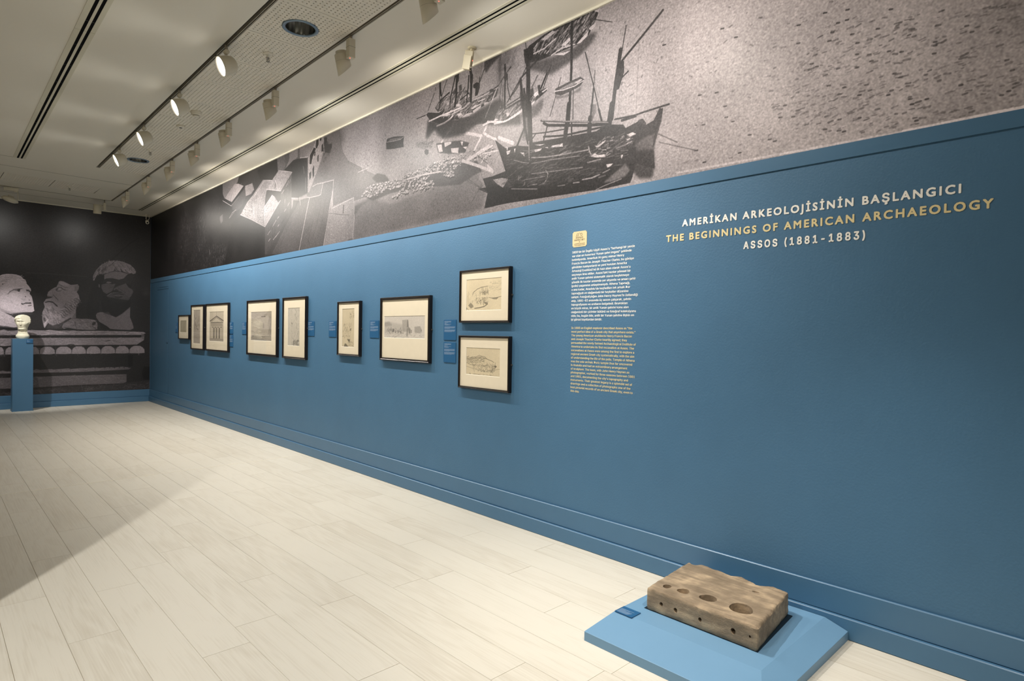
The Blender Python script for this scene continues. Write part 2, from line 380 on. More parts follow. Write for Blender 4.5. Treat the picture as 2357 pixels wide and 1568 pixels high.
('L',170,0.8,6,[-5326,3388,-5189,3372,-5072,3363,-5016,3377]),
('L',180,1,7,[-5799,3240,-5763,3164]),
('L',180,1,7,[-5878,3186,-5659,3197]),
('P',58,0.85,12,[-4630,3452,-4595,3429,-4284,3384,-4176,3348,-3997,3333,-3654,3382,-3523,3278,-3409,3185,-3407,3120,-3558,3142,-3924,3241,-4097,3197,-4392,3219,-4475,3271,-4517,3330,-4626,3270,-4660,3277]),
('P',50,1,0,[-4657,3500,-4623,3511,-4463,3467,-4398,3480,-4271,3468,-4179,3492,-4000,3460,-3914,3469,-3783,3480,-3669,3466,-3694,3411,-3856,3372,-3998,3352,-4130,3337,-4284,3360,-4444,3363,-4595,3432]),
('P',48,0.85,0,[-4522,3526,-4465,3567,-4368,3581,-4304,3578,-4228,3625,-4196,3583,-4075,3564,-4030,3519,-4000,3460,-4163,3488,-4271,3468,-4398,3480,-4479,3481]),
('S',155,260,[-4513,3529,-4336,3592,-4075,3559,-4000,3460,-4178,3463,-4398,3470],70,205,34,7,40,20,0.8),
('S',156,200,[-4398,3470,-4224,3466,-4000,3460,-3782,3470,-3694,3415,-3891,3381,-4145,3350,-4421,3427],70,210,36,8,30,14,0.8),
('P',190,1,0,[-4224,3480,-4179,3483,-4132,3442,-4170,3447,-4224,3468]),
('P',190,1,0,[-4127,3521,-4053,3534,-4030,3500,-4066,3491]),
('P',190,1,0,[-4013,3393,-3963,3408,-3871,3398,-3941,3389,-3991,3383]),
('P',190,1,0,[-3991,3369,-3884,3388,-3884,3370,-3976,3342]),
('P',190,1,0,[-3928,3432,-3823,3436,-3836,3421,-3913,3423]),
('P',190,1,0,[-3843,3400,-3781,3389,-3842,3377]),
('P',190,1,0,[-4145,3346,-4071,3365,-3990,3355,-4041,3334]),
('P',190,1,0,[-4429,3431,-4333,3430,-4293,3415,-4348,3409]),
('P',190,1,0,[-4207,3394,-4146,3393,-4131,3371,-4176,3367]),
('P',190,1,0,[-4284,3360,-4222,3352,-4198,3342]),
('L',205,1,14,[-4608,3427,-4445,3435,-4286,3435,-4147,3436]),
('L',200,1,16,[-4493,3355,-4379,3358,-4300,3373,-4261,3393]),
('L',170,1,12,[-4269,3409,-4102,3425,-4007,3457,-3858,3459,-3782,3470]),
('P',45,1,0,[-3783,3480,-3769,3489,-3722,3483,-3669,3475,-3675,3450,-3755,3463]),
('L',190,1,14,[-3722,3479,-3675,3477]),
('L',45,1,12,[-3722,3481,-3669,3493]),
('L',40,1,22,[-4451,3759,-4447,3686,-4433,3618]),
('L',40,1,10,[-4458,3753,-4449,3513]),
('L',40,1,7,[-4340,3754,-4440,3575]),
('L',40,1,26,[-4204,3762,-4213,3683,-4215,3559,-4232,3468]),
('L',40,1,16,[-4230,3731,-4289,3579,-4303,3500]),
('L',40,1,30,[-4036,3759,-4015,3669,-4013,3571,-4018,3460]),
('L',40,1,16,[-4048,3679,-4054,3582,-4073,3465]),
('L',40,1,10,[-3904,3627,-3910,3579,-3929,3510]),
('L',40,1,8,[-4533,3664,-4627,3528]),
('L',40,1,7,[-4513,3709,-4517,3685]),
('L',40,1,6,[-4313,3605,-4414,3475]),
('L',40,1,8,[-4665,3497,-4806,3497]),
('L',40,1,14,[-4313,3610,-4448,3572]),
('L',40,1,10,[-4150,3551,-4098,3594]),
('L',40,1,12,[-4194,3496,-4045,3532]),
('L',40,1,9,[-3849,3675,-3903,3586]),
('P',42,1,0,[-3988,3587,-3945,3596,-3903,3577,-3902,3540,-3929,3483,-3964,3483,-3959,3546,-3988,3563]),
('P',48,0.8,3,[-4182,3632,-4144,3635,-4135,3585,-4173,3577]),
('P',42,0.9,0,[-4207,3754,-4177,3742,-4183,3675,-4198,3660,-4221,3676]),
('P',42,0.9,0,[-4034,3698,-3990,3676,-3996,3603,-4032,3613]),
('L',190,1,12,[-3689,3476,-3753,3382,-3830,3269]),
('L',195,1,8,[-4127,3564,-4186,3489]),
('L',150,1,6,[-4321,3597,-4414,3479]),
('P',40,0.6,8,[-4599,3425,-4477,3356,-4411,3361,-4284,3374,-4222,3350,-4392,3223,-4476,3311,-4543,3336,-4627,3305,-4657,3311]),
('P',45,0.55,14,[-4222,3350,-3997,3343,-3693,3388,-3659,3313,-3730,3250,-3867,3237,-4068,3238,-4097,3197,-4376,3220]),
('P',58,0.85,0,[-3665,3314,-3561,3292,-3436,3312,-3351,3311,-3222,3326,-3136,3327,-3135,3303,-3261,3253,-3361,3233,-3471,3196,-3610,3186,-3729,3196,-3867,3233,-3718,3305]),
('S',199,200,[-3665,3305,-3523,3295,-3339,3295,-3222,3310,-3279,3258,-3397,3225,-3585,3206,-3716,3211],75,200,34,8,30,12,0.8),
('P',205,1,0,[-3559,3195,-3483,3212,-3392,3236,-3397,3212,-3483,3190,-3584,3177,-3716,3188,-3723,3199,-3623,3193]),
('P',205,1,0,[-3319,3226,-3302,3252,-3255,3265,-3272,3240]),
('P',205,1,0,[-3289,3319,-3222,3326,-3227,3299,-3256,3290]),
('P',205,1,0,[-3579,3248,-3547,3245,-3534,3229,-3559,3213]),
('P',205,1,0,[-3373,3214,-3343,3237,-3349,3213]),
('P',205,1,0,[-3736,3215,-3703,3234,-3663,3220,-3716,3211]),
('P',205,1,0,[-3791,3242,-3777,3211,-3825,3223]),
('L',205,1,18,[-3853,3216,-3777,3225,-3623,3189]),
('L',195,1,9,[-3135,3319,-3221,3297]),
('L',60,1,10,[-3561,3305,-3424,3330]),
('L',60,1,10,[-3580,3279,-3411,3305]),
('L',45,1,20,[-3599,3634,-3592,3551,-3596,3429,-3593,3287]),
('L',45,1,9,[-3529,3598,-3592,3559,-3669,3493]),
('L',45,1,10,[-3567,3552,-3564,3455,-3530,3341]),
('L',45,1,12,[-3421,3471,-3562,3332]),
('L',45,1,16,[-3227,3569,-3421,3475]),
('L',45,1,26,[-3418,3466,-3400,3349,-3379,3220]),
('L',45,1,12,[-3380,3387,-3375,3292]),
('L',45,1,44,[-3339,3570,-3333,3441,-3333,3323,-3342,3181]),
('L',45,1,7,[-3236,3447,-3293,3371]),
('L',45,1,16,[-3138,3435,-3199,3337]),
('L',45,1,6,[-3631,3526,-3654,3400,-3652,3293]),
('L',45,1,6,[-3617,3478,-3626,3304]),
('P',44,1,0,[-3606,3572,-3573,3563,-3566,3517,-3591,3489,-3608,3529]),
('P',50,0.5,0,[-3567,3552,-3556,3505,-3565,3481]),
('P',46,0.8,4,[-3425,3356,-3402,3435,-3381,3327,-3334,3357,-3281,3368,-3268,3314,-3320,3277,-3367,3213,-3410,3249]),
('P',55,0.6,14,[-3409,3206,-3337,3222,-3255,3227,-3169,3263,-3173,3189,-3230,3145,-3300,3137,-3308,2984,-3393,3002,-3377,3113]),
('P',42,0.8,0,[-3234,3371,-3206,3368,-3205,3322,-3170,3296,-3198,3278,-3221,3297]),
('P',200,1,0,[-3182,3349,-3160,3363,-3165,3336]),
('B',55,0.6,-3659,3623,30,150),
('P',40,0.8,8,[-3844,3760,-3695,3759,-3622,3744,-3700,3707,-3773,3675,-3827,3637,-3853,3690]),
('P',60,0.45,10,[-3667,3706,-3642,3742,-3638,3573,-3657,3525,-3672,3627]),
('L',95,0.6,6,[-3789,3752,-3841,3660]),
('L',95,0.6,6,[-3871,3746,-3896,3612]),
('L',95,0.6,6,[-3140,3517,-3305,3374]),
('L',95,0.6,6,[-3487,3399,-3355,3481]),
('L',95,0.6,6,[-3565,3481,-3487,3382]),
('P',38,0.9,0,[-3388,3655,-3329,3700,-3170,3731,-3059,3744,-2887,3733,-2823,3749,-2651,3734,-2674,3686,-2709,3632,-2745,3587,-2844,3552,-3055,3550,-3224,3552,-3371,3576]),
('P',50,0.75,14,[-3372,3586,-3195,3553,-3055,3540,-2870,3541,-2745,3596,-2672,3581,-2695,3532,-2817,3465,-2972,3434,-3094,3410,-3222,3468,-3340,3524]),
('S',239,260,[-3343,3652,-3170,3720,-2874,3728,-2675,3724,-2721,3626,-2845,3572,-3056,3560],65,200,36,8,42,14,0.8),
('P',185,1,0,[-2857,3556,-2770,3605,-2746,3616,-2757,3581,-2819,3553]),
('P',185,1,0,[-2746,3630,-2679,3650,-2697,3618,-2727,3609]),
('P',185,1,0,[-3002,3594,-2923,3627,-2910,3603,-2962,3580]),
('P',185,1,0,[-3083,3554,-2974,3535,-2908,3528,-2974,3515]),
('P',185,1,0,[-3212,3703,-3087,3733,-3059,3713,-3155,3684]),
('P',185,1,0,[-2699,3733,-2651,3734,-2663,3710]),
('L',190,1,10,[-3283,3622,-3168,3627,-3058,3662]),
('L',180,1,9,[-3097,3553,-3002,3573,-2870,3560]),
('L',48,1,8,[-3095,3481,-3176,3331]),
('L',48,1,9,[-3341,3567,-3459,3409,-3568,3329]),
('L',48,1,20,[-3340,3524,-3331,3247]),
('L',48,1,22,[-2902,3728,-2899,3392,-2917,3002]),
('L',48,1,8,[-2773,3471,-2688,3196,-2623,2961]),
('L',48,1,6,[-3101,3106,-2997,3362]),
('L',48,1,6,[-2878,3032,-2877,3288]),
('L',48,1,7,[-3375,3757,-3358,3678]),
('L',48,1,5,[-2698,3675,-2543,3602]),
('P',40,1,0,[-3389,3688,-3284,3685,-3282,3591,-3371,3576]),
('P',70,1,0,[-3056,3257,-3050,3296,-2917,3309,-2814,3314,-2776,3283,-2813,3250,-2902,3235,-2994,3231]),
('P',120,1,0,[-3022,3278,-2903,3295,-2814,3294,-2839,3277,-2942,3266]),
('L',190,1,7,[-3056,3278,-2968,3264,-2864,3264,-2782,3280]),
('P',175,1,0,[-2864,3289,-2814,3299,-2795,3289,-2839,3272]),
('P',75,0.6,5,[-3056,3247,-2968,3223,-2863,3225,-2800,3246,-2812,3211,-2941,3206,-3035,3216]),
('P',44,0.97,0,[-3705,3063,-3658,2971,-3574,2786,-3725,2772,-3850,2773,-3895,2865,-3784,2650,-3824,2524,-3559,2528,-3050,2509,-2598,2490,-2376,2494,-2363,2519,-2332,2613,-2190,2554,-2199,2684,-2182,2756,-2136,2915,-2161,2932,-2203,2862,-2266,2845,-2318,2884,-2417,2863,-2564,2926,-2665,2897,-2740,2890,-3286,2947,-3303,2925,-3452,2963,-3578,2969]),
('P',40,0.95,0,[-3913,2699,-3784,2643,-3803,2524,-3559,2528,-2657,2494,-2410,2499,-2357,2529,-2352,2617,-2587,2626,-3138,2639,-3785,2692]),
('P',62,0.9,3,[-3755,2757,-3573,2732,-3484,2644,-3601,2659,-3724,2717]),
('P',175,0.8,0,[-3724,2744,-3613,2739,-3543,2720,-3562,2697,-3601,2659,-3672,2701]),
('P',110,0.85,6,[-2543,2561,-2446,2612,-2419,2629,-2378,2577,-2418,2545,-2514,2528,-2599,2531]),
('P',90,0.8,6,[-2348,2737,-2251,2771,-2176,2776,-2193,2672,-2314,2686]),
('P',46,0.9,10,[-2360,2696,-2199,2679,-2190,2565,-2208,2498,-2310,2510,-2364,2575]),
('P',45,0.9,0,[-2167,2917,-2136,2926,-2147,2843,-2199,2695,-2212,2687,-2189,2800]),
('L',48,1,12,[-2094,2936,-2274,2933,-2345,2929,-2453,2922]),
('L',48,1,11,[-2508,2941,-2345,2929]),
('L',48,1,11,[-2452,2916,-2339,2919]),
('L',48,1,14,[-3191,3095,-2962,3034,-2557,2933]),
('L',48,1,20,[-3164,3070,-3121,3044,-2741,2955,-2564,2923]),
('L',48,1,9,[-3292,3018,-3146,2996,-2953,2977]),
('L',48,1,14,[-3162,2968,-2960,2933,-2748,2921,-2607,2913]),
('L',48,1,14,[-3286,2944,-2960,2915,-2740,2896,-2563,2880]),
('L',48,1,10,[-3286,2973,-3251,3004]),
('L',48,1,12,[-3125,3042,-3162,2940]),
('L',48,1,26,[-3383,3235,-3361,3067,-3322,2955]),
('L',48,1,48,[-3319,3251,-3306,3055,-3292,2832]),
('L',48,1,20,[-3375,3070,-3452,2949]),
('L',48,1,14,[-2889,3002,-2887,2899]),
('L',48,1,16,[-2646,3043,-2619,2956]),
('L',50,1,40,[-2916,3148,-2926,3041,-2944,2954,-2950,2839]),
('L',50,1,38,[-2719,3003,-2725,2922,-2738,2807]),
('L',50,1,44,[-2532,3049,-2544,2984,-2560,2896]),
('L',165,0.7,8,[-3182,3096,-2962,3037,-2565,2934]),
('P',85,0.7,4,[-2721,3097,-2669,3084,-2672,3026,-2704,2976,-2726,2981]),
('L',50,1,30,[-2471,3393,-2485,3297,-2511,3147,-2535,2950]),
('L',50,1,16,[-2151,3537,-2318,3415,-2458,3316]),
('L',50,1,8,[-2429,3539,-2464,3354]),
('L',50,1,14,[-2694,3198,-2720,2975]),
('L',50,1,6,[-2684,3319,-2694,3198]),
('L',50,1,14,[-3422,3468,-3380,3281,-3359,3020]),
('L',50,1,10,[-3375,3386,-3350,3273]),
('P',52,1,0,[-2486,3324,-2441,3310,-2439,3237,-2476,3138,-2510,3129,-2501,3218]),
('L',48,1,10,[-2406,3232,-2455,3205,-2488,3141]),
('L',105,0.5,5,[-2247,3506,-2415,3393]),
('L',105,0.5,5,[-2534,3154,-2673,3078]),
('L',105,0.5,5,[-2323,3408,-2340,2930]),
('L',105,0.5,5,[-2476,3129,-2478,2964]),
('L',105,0.5,5,[-2715,3338,-2650,3129]),
('L',105,0.5,5,[-2754,3446,-2719,3205]),
('P',195,1,0,[-3262,2891,-3178,2886,-3195,2871,-3248,2872]),
('P',195,1,0,[-3152,2887,-3117,2883,-3109,2869]),
('P',195,1,0,[-3092,2872,-3075,2884,-3008,2879,-2971,2880,-2967,2855,-3024,2864]),
('P',195,1,0,[-2678,2801,-2648,2800,-2584,2821,-2583,2810,-2633,2786,-2663,2786]),
('P',195,1,0,[-2714,2749,-2669,2746,-2647,2730,-2589,2725,-2581,2703,-2661,2716,-2706,2730]),
('P',195,1,0,[-2410,2817,-2363,2823,-2336,2806,-2382,2797]),
('P',195,1,0,[-2416,2790,-2376,2787,-2402,2776]),
('P',195,1,0,[-3568,2980,-3549,2969,-3558,2938]),
('P',195,1,0,[-3568,2940,-3519,2943,-3528,2918,-3557,2911]),
('P',195,1,0,[-3480,2942,-3461,2945,-3470,2907]),
('P',195,1,0,[-3413,2902,-3367,2892,-3361,2859,-3375,2875]),
('P',195,1,0,[-2626,2761,-2575,2756,-2575,2748]),
('P',195,1,0,[-2455,2692,-2434,2691,-2447,2663,-2454,2681]),
('P',195,1,0,[-2573,2653,-2516,2648,-2544,2630,-2565,2628]),
('P',195,1,0,[-3258,2928,-3144,2911,-3196,2909]),
('P',195,1,0,[-3779,2878,-3757,2847,-3721,2823,-3757,2826,-3799,2854]),
('P',200,1,0,[-3660,3074,-3610,3053,-3491,2994,-3491,2984,-3579,3016,-3639,3046]),
('L',170,0.8,9,[-3283,2837,-3142,2813,-2974,2798,-2737,2784]),
('L',170,0.6,7,[-3282,2792,-3056,2780,-2813,2757]),
('L',170,0.6,8,[-3281,2714,-3054,2693,-2781,2671]),
('L',170,0.6,7,[-3353,2681,-3139,2670]),
('L',170,0.8,10,[-2779,2584,-2696,2582,-2629,2594]),
('L',170,0.7,9,[-2864,2575,-2810,2571]),
('L',170,0.5,8,[-3010,2577,-2944,2573]),
('L',170,0.7,9,[-2736,2695,-2668,2697,-2624,2697]),
('L',170,0.8,9,[-2490,2744,-2422,2753,-2368,2764]),
('L',170,0.6,8,[-2601,2600,-2544,2613]),
('L',170,0.6,8,[-3479,2855,-3374,2816,-3319,2805]),
('L',170,0.8,10,[-2730,2806,-2722,2769,-2707,2748]),
('L',170,0.6,8,[-3360,3034,-3360,3002]),
('L',170,0.7,9,[-3318,2967,-3310,2823]),
('L',170,0.7,8,[-3281,3132,-3270,3079]),
('L',170,0.7,8,[-3135,2714,-3113,2685,-3121,2648,-3155,2616]),
('L',170,0.7,8,[-3352,2662,-3361,2644]),
('L',170,0.6,9,[-3279,2630,-3225,2625]),
('L',170,0.6,8,[-3503,2634,-3224,2589]),
('L',170,0.6,9,[-3419,2719,-3428,2694,-3391,2714]),
('L',170,0.7,8,[-2933,2811,-2990,2804]),
('L',170,0.6,7,[-2657,2494,-2584,2511,-2445,2533]),
('S',345,330,[-3568,2940,-3285,2921,-2739,2855,-2383,2822,-2348,2754,-2447,2663,-2812,2691,-3281,2727,-3545,2788],48,130,50,6,8,10,0.6),
('S',346,240,[-3574,2766,-3054,2712,-2587,2638,-2447,2635,-2586,2574,-3052,2593,-3601,2663],45,115,50,6,8,10,0.55),
('S',347,26,[-2701,2846,-2350,2820,-2381,2744,-2553,2712,-2676,2724],110,200,22,8,12,20,0.7),
('P',46,0.9,0,[-2390,2851,-2364,2876,-2337,2861,-2318,2892,-2286,2893,-2260,2859,-2265,2823,-2383,2828]),
('P',46,0.9,0,[-2550,2917,-2438,2890,-2417,2858,-2451,2826,-2549,2853]),
('L',70,0.7,8,[-2170,2769,-2031,2686]),
('L',70,0.7,7,[-2158,2713,-1895,2607]),
('L',70,0.5,7,[-3849,2717,-3913,2670]),
('L',70,0.5,7,[-3914,2727,-3784,2650]),
('L',70,0.5,7,[-3790,2887,-3920,2982]),
('L',75,0.5,7,[-4174,2891,-3778,2639]),
('L',75,0.5,7,[-3850,2741,-3989,2596]),
('L',75,0.4,6,[-4158,2850,-3792,2650]),
('L',45,0.85,9,[-1910,2610,-1893,2610]),
('L',45,0.85,9,[-1855,2529,-1838,2529]),
('L',45,0.85,9,[-1637,2541,-1622,2541]),
('L',45,0.85,9,[-1438,2564,-1424,2564]),
('L',45,0.85,9,[-1466,2580,-1452,2580]),
('L',45,0.85,9,[-1089,2538,-1077,2538]),
('L',45,0.85,9,[-1019,2589,-1008,2589]),
('L',45,0.85,9,[-1111,2604,-1099,2604]),
('L',45,0.85,9,[-882,2687,-871,2687]),
('L',45,0.85,9,[-895,2669,-884,2669]),
('L',45,0.85,9,[-1022,2703,-1010,2702]),
('L',45,0.85,9,[-796,2599,-785,2599]),
('L',45,0.85,9,[-803,2626,-792,2625]),
('L',45,0.85,9,[-1387,2745,-1373,2744]),
('L',45,0.85,9,[-1321,2701,-1308,2701]),
('L',45,0.85,9,[-1681,2729,-1666,2728]),
('L',45,0.85,9,[-1721,2763,-1706,2762]),
('L',45,0.85,9,[-1786,2922,-1770,2921]),
('L',45,0.85,9,[-1731,2828,-1715,2827]),
('L',45,0.85,9,[-1893,2936,-1876,2935]),
('L',45,0.85,9,[-1866,2754,-1849,2753]),
('L',45,0.85,9,[-1581,2630,-1565,2629]),
('L',45,0.85,9,[-1253,2928,-1240,2926]),
('L',45,0.85,9,[-1227,2905,-1214,2904]),
('L',45,0.85,9,[-1323,3153,-1309,3151]),
('L',45,0.85,9,[-1192,3170,-1179,3168]),
('L',45,0.85,9,[-1128,3096,-1116,3094]),
('L',45,0.85,9,[-1086,3096,-1074,3095]),
('L',45,0.85,9,[-1168,3018,-1155,3017]),
('L',45,0.85,9,[-1036,2965,-1024,2963]),
('L',45,0.85,9,[-1061,3016,-1049,3015]),
('L',45,0.85,9,[-892,3078,-881,3076]),
('L',45,0.85,9,[-843,2859,-832,2858]),
('L',45,0.85,9,[-896,2879,-885,2878]),
('L',45,0.85,9,[-709,2862,-699,2861]),
('L',45,0.85,9,[-709,2846,-699,2845]),
('L',45,0.85,9,[-712,2810,-702,2809]),
('L',45,0.85,9,[-844,2740,-833,2739]),
('L',45,0.85,9,[-870,2765,-860,2764]),
('L',45,0.85,9,[-736,2608,-726,2608]),
('L',45,0.85,9,[-608,2636,-598,2636]),
('L',45,0.85,9,[-439,2564,-430,2563]),
('L',45,0.85,9,[-462,2553,-454,2552]),
('L',45,0.85,9,[-429,2649,-420,2649]),
('L',45,0.85,9,[-448,2698,-439,2698]),
('L',45,0.85,9,[-592,2894,-582,2893]),
('L',45,0.85,9,[-572,2861,-563,2860]),
('L',45,0.85,9,[-982,2890,-970,2889]),
('L',45,0.85,9,[-1123,2864,-1111,2863]),
('L',45,0.85,9,[-1092,2760,-1080,2759]),
('L',45,0.85,9,[-991,2745,-979,2744]),
('L',45,0.85,9,[-1167,2790,-1154,2789]),
('L',45,0.85,9,[-1114,2732,-1101,2731]),
('L',45,0.85,9,[-1410,2687,-1396,2686]),
('L',45,0.85,9,[-1342,2674,-1328,2673]),
('L',45,0.85,9,[-1180,2570,-1167,2569]),
('L',45,0.85,9,[-2146,3317,-2127,3315]),
('L',45,0.85,9,[-1757,3285,-1741,3282]),
('L',45,0.85,9,[-1673,3206,-1657,3204]),
('L',45,0.85,9,[-1323,3057,-1310,3056]),
('L',45,0.85,9,[-1085,3147,-1073,3145]),
('L',45,0.85,9,[-1154,3058,-1142,3056]),
('L',45,0.85,9,[-946,3004,-935,3002]),
('L',45,0.85,9,[-972,2855,-960,2854]),
('L',45,0.85,9,[-776,2518,-766,2518]),
('L',45,0.85,9,[-412,2590,-403,2590]),
('L',45,0.85,9,[-1036,2909,-1025,2907]),
('L',45,0.85,9,[-1035,2843,-1023,2842]),
('L',45,0.85,9,[-975,2713,-963,2713]),
('S',427,380,[-1184,3102,-393,2935,-384,2486,-788,2498,-1280,2521,-1445,2745],48,95,17,7,3,8,0.8),
('S',428,90,[-1931,3518,-800,3090,-1178,2789,-1637,2474,-2028,2547],55,100,14,8,3,20,0.6),
('S',429,70,[-6115,3546,-4535,3525,-4527,3131,-5655,3223],60,95,12,8,60,40,0.5),
('S',430,60,[-5393,2737,-4027,2736,-3910,2536,-5814,2495],60,95,12,8,60,40,0.5),
('S',431,60,[-2850,3682,-2237,3607,-2038,3028,-2221,2803,-2572,3176],55,95,12,8,60,40,0.5),
('B',110,0.35,-2238,3634,300,200),
('B',120,0.4,-414,2760,250,400),
('B',175,0.35,-1518,2764,900,300),
('B',120,0.35,-3613,3534,250,200),
('B',165,0.4,-5014,3104,350,120),
('L',215,0.9,16,[-823,2479,-384,2482]),
('L',200,0.6,12,[-2027,2499,-823,2478])]
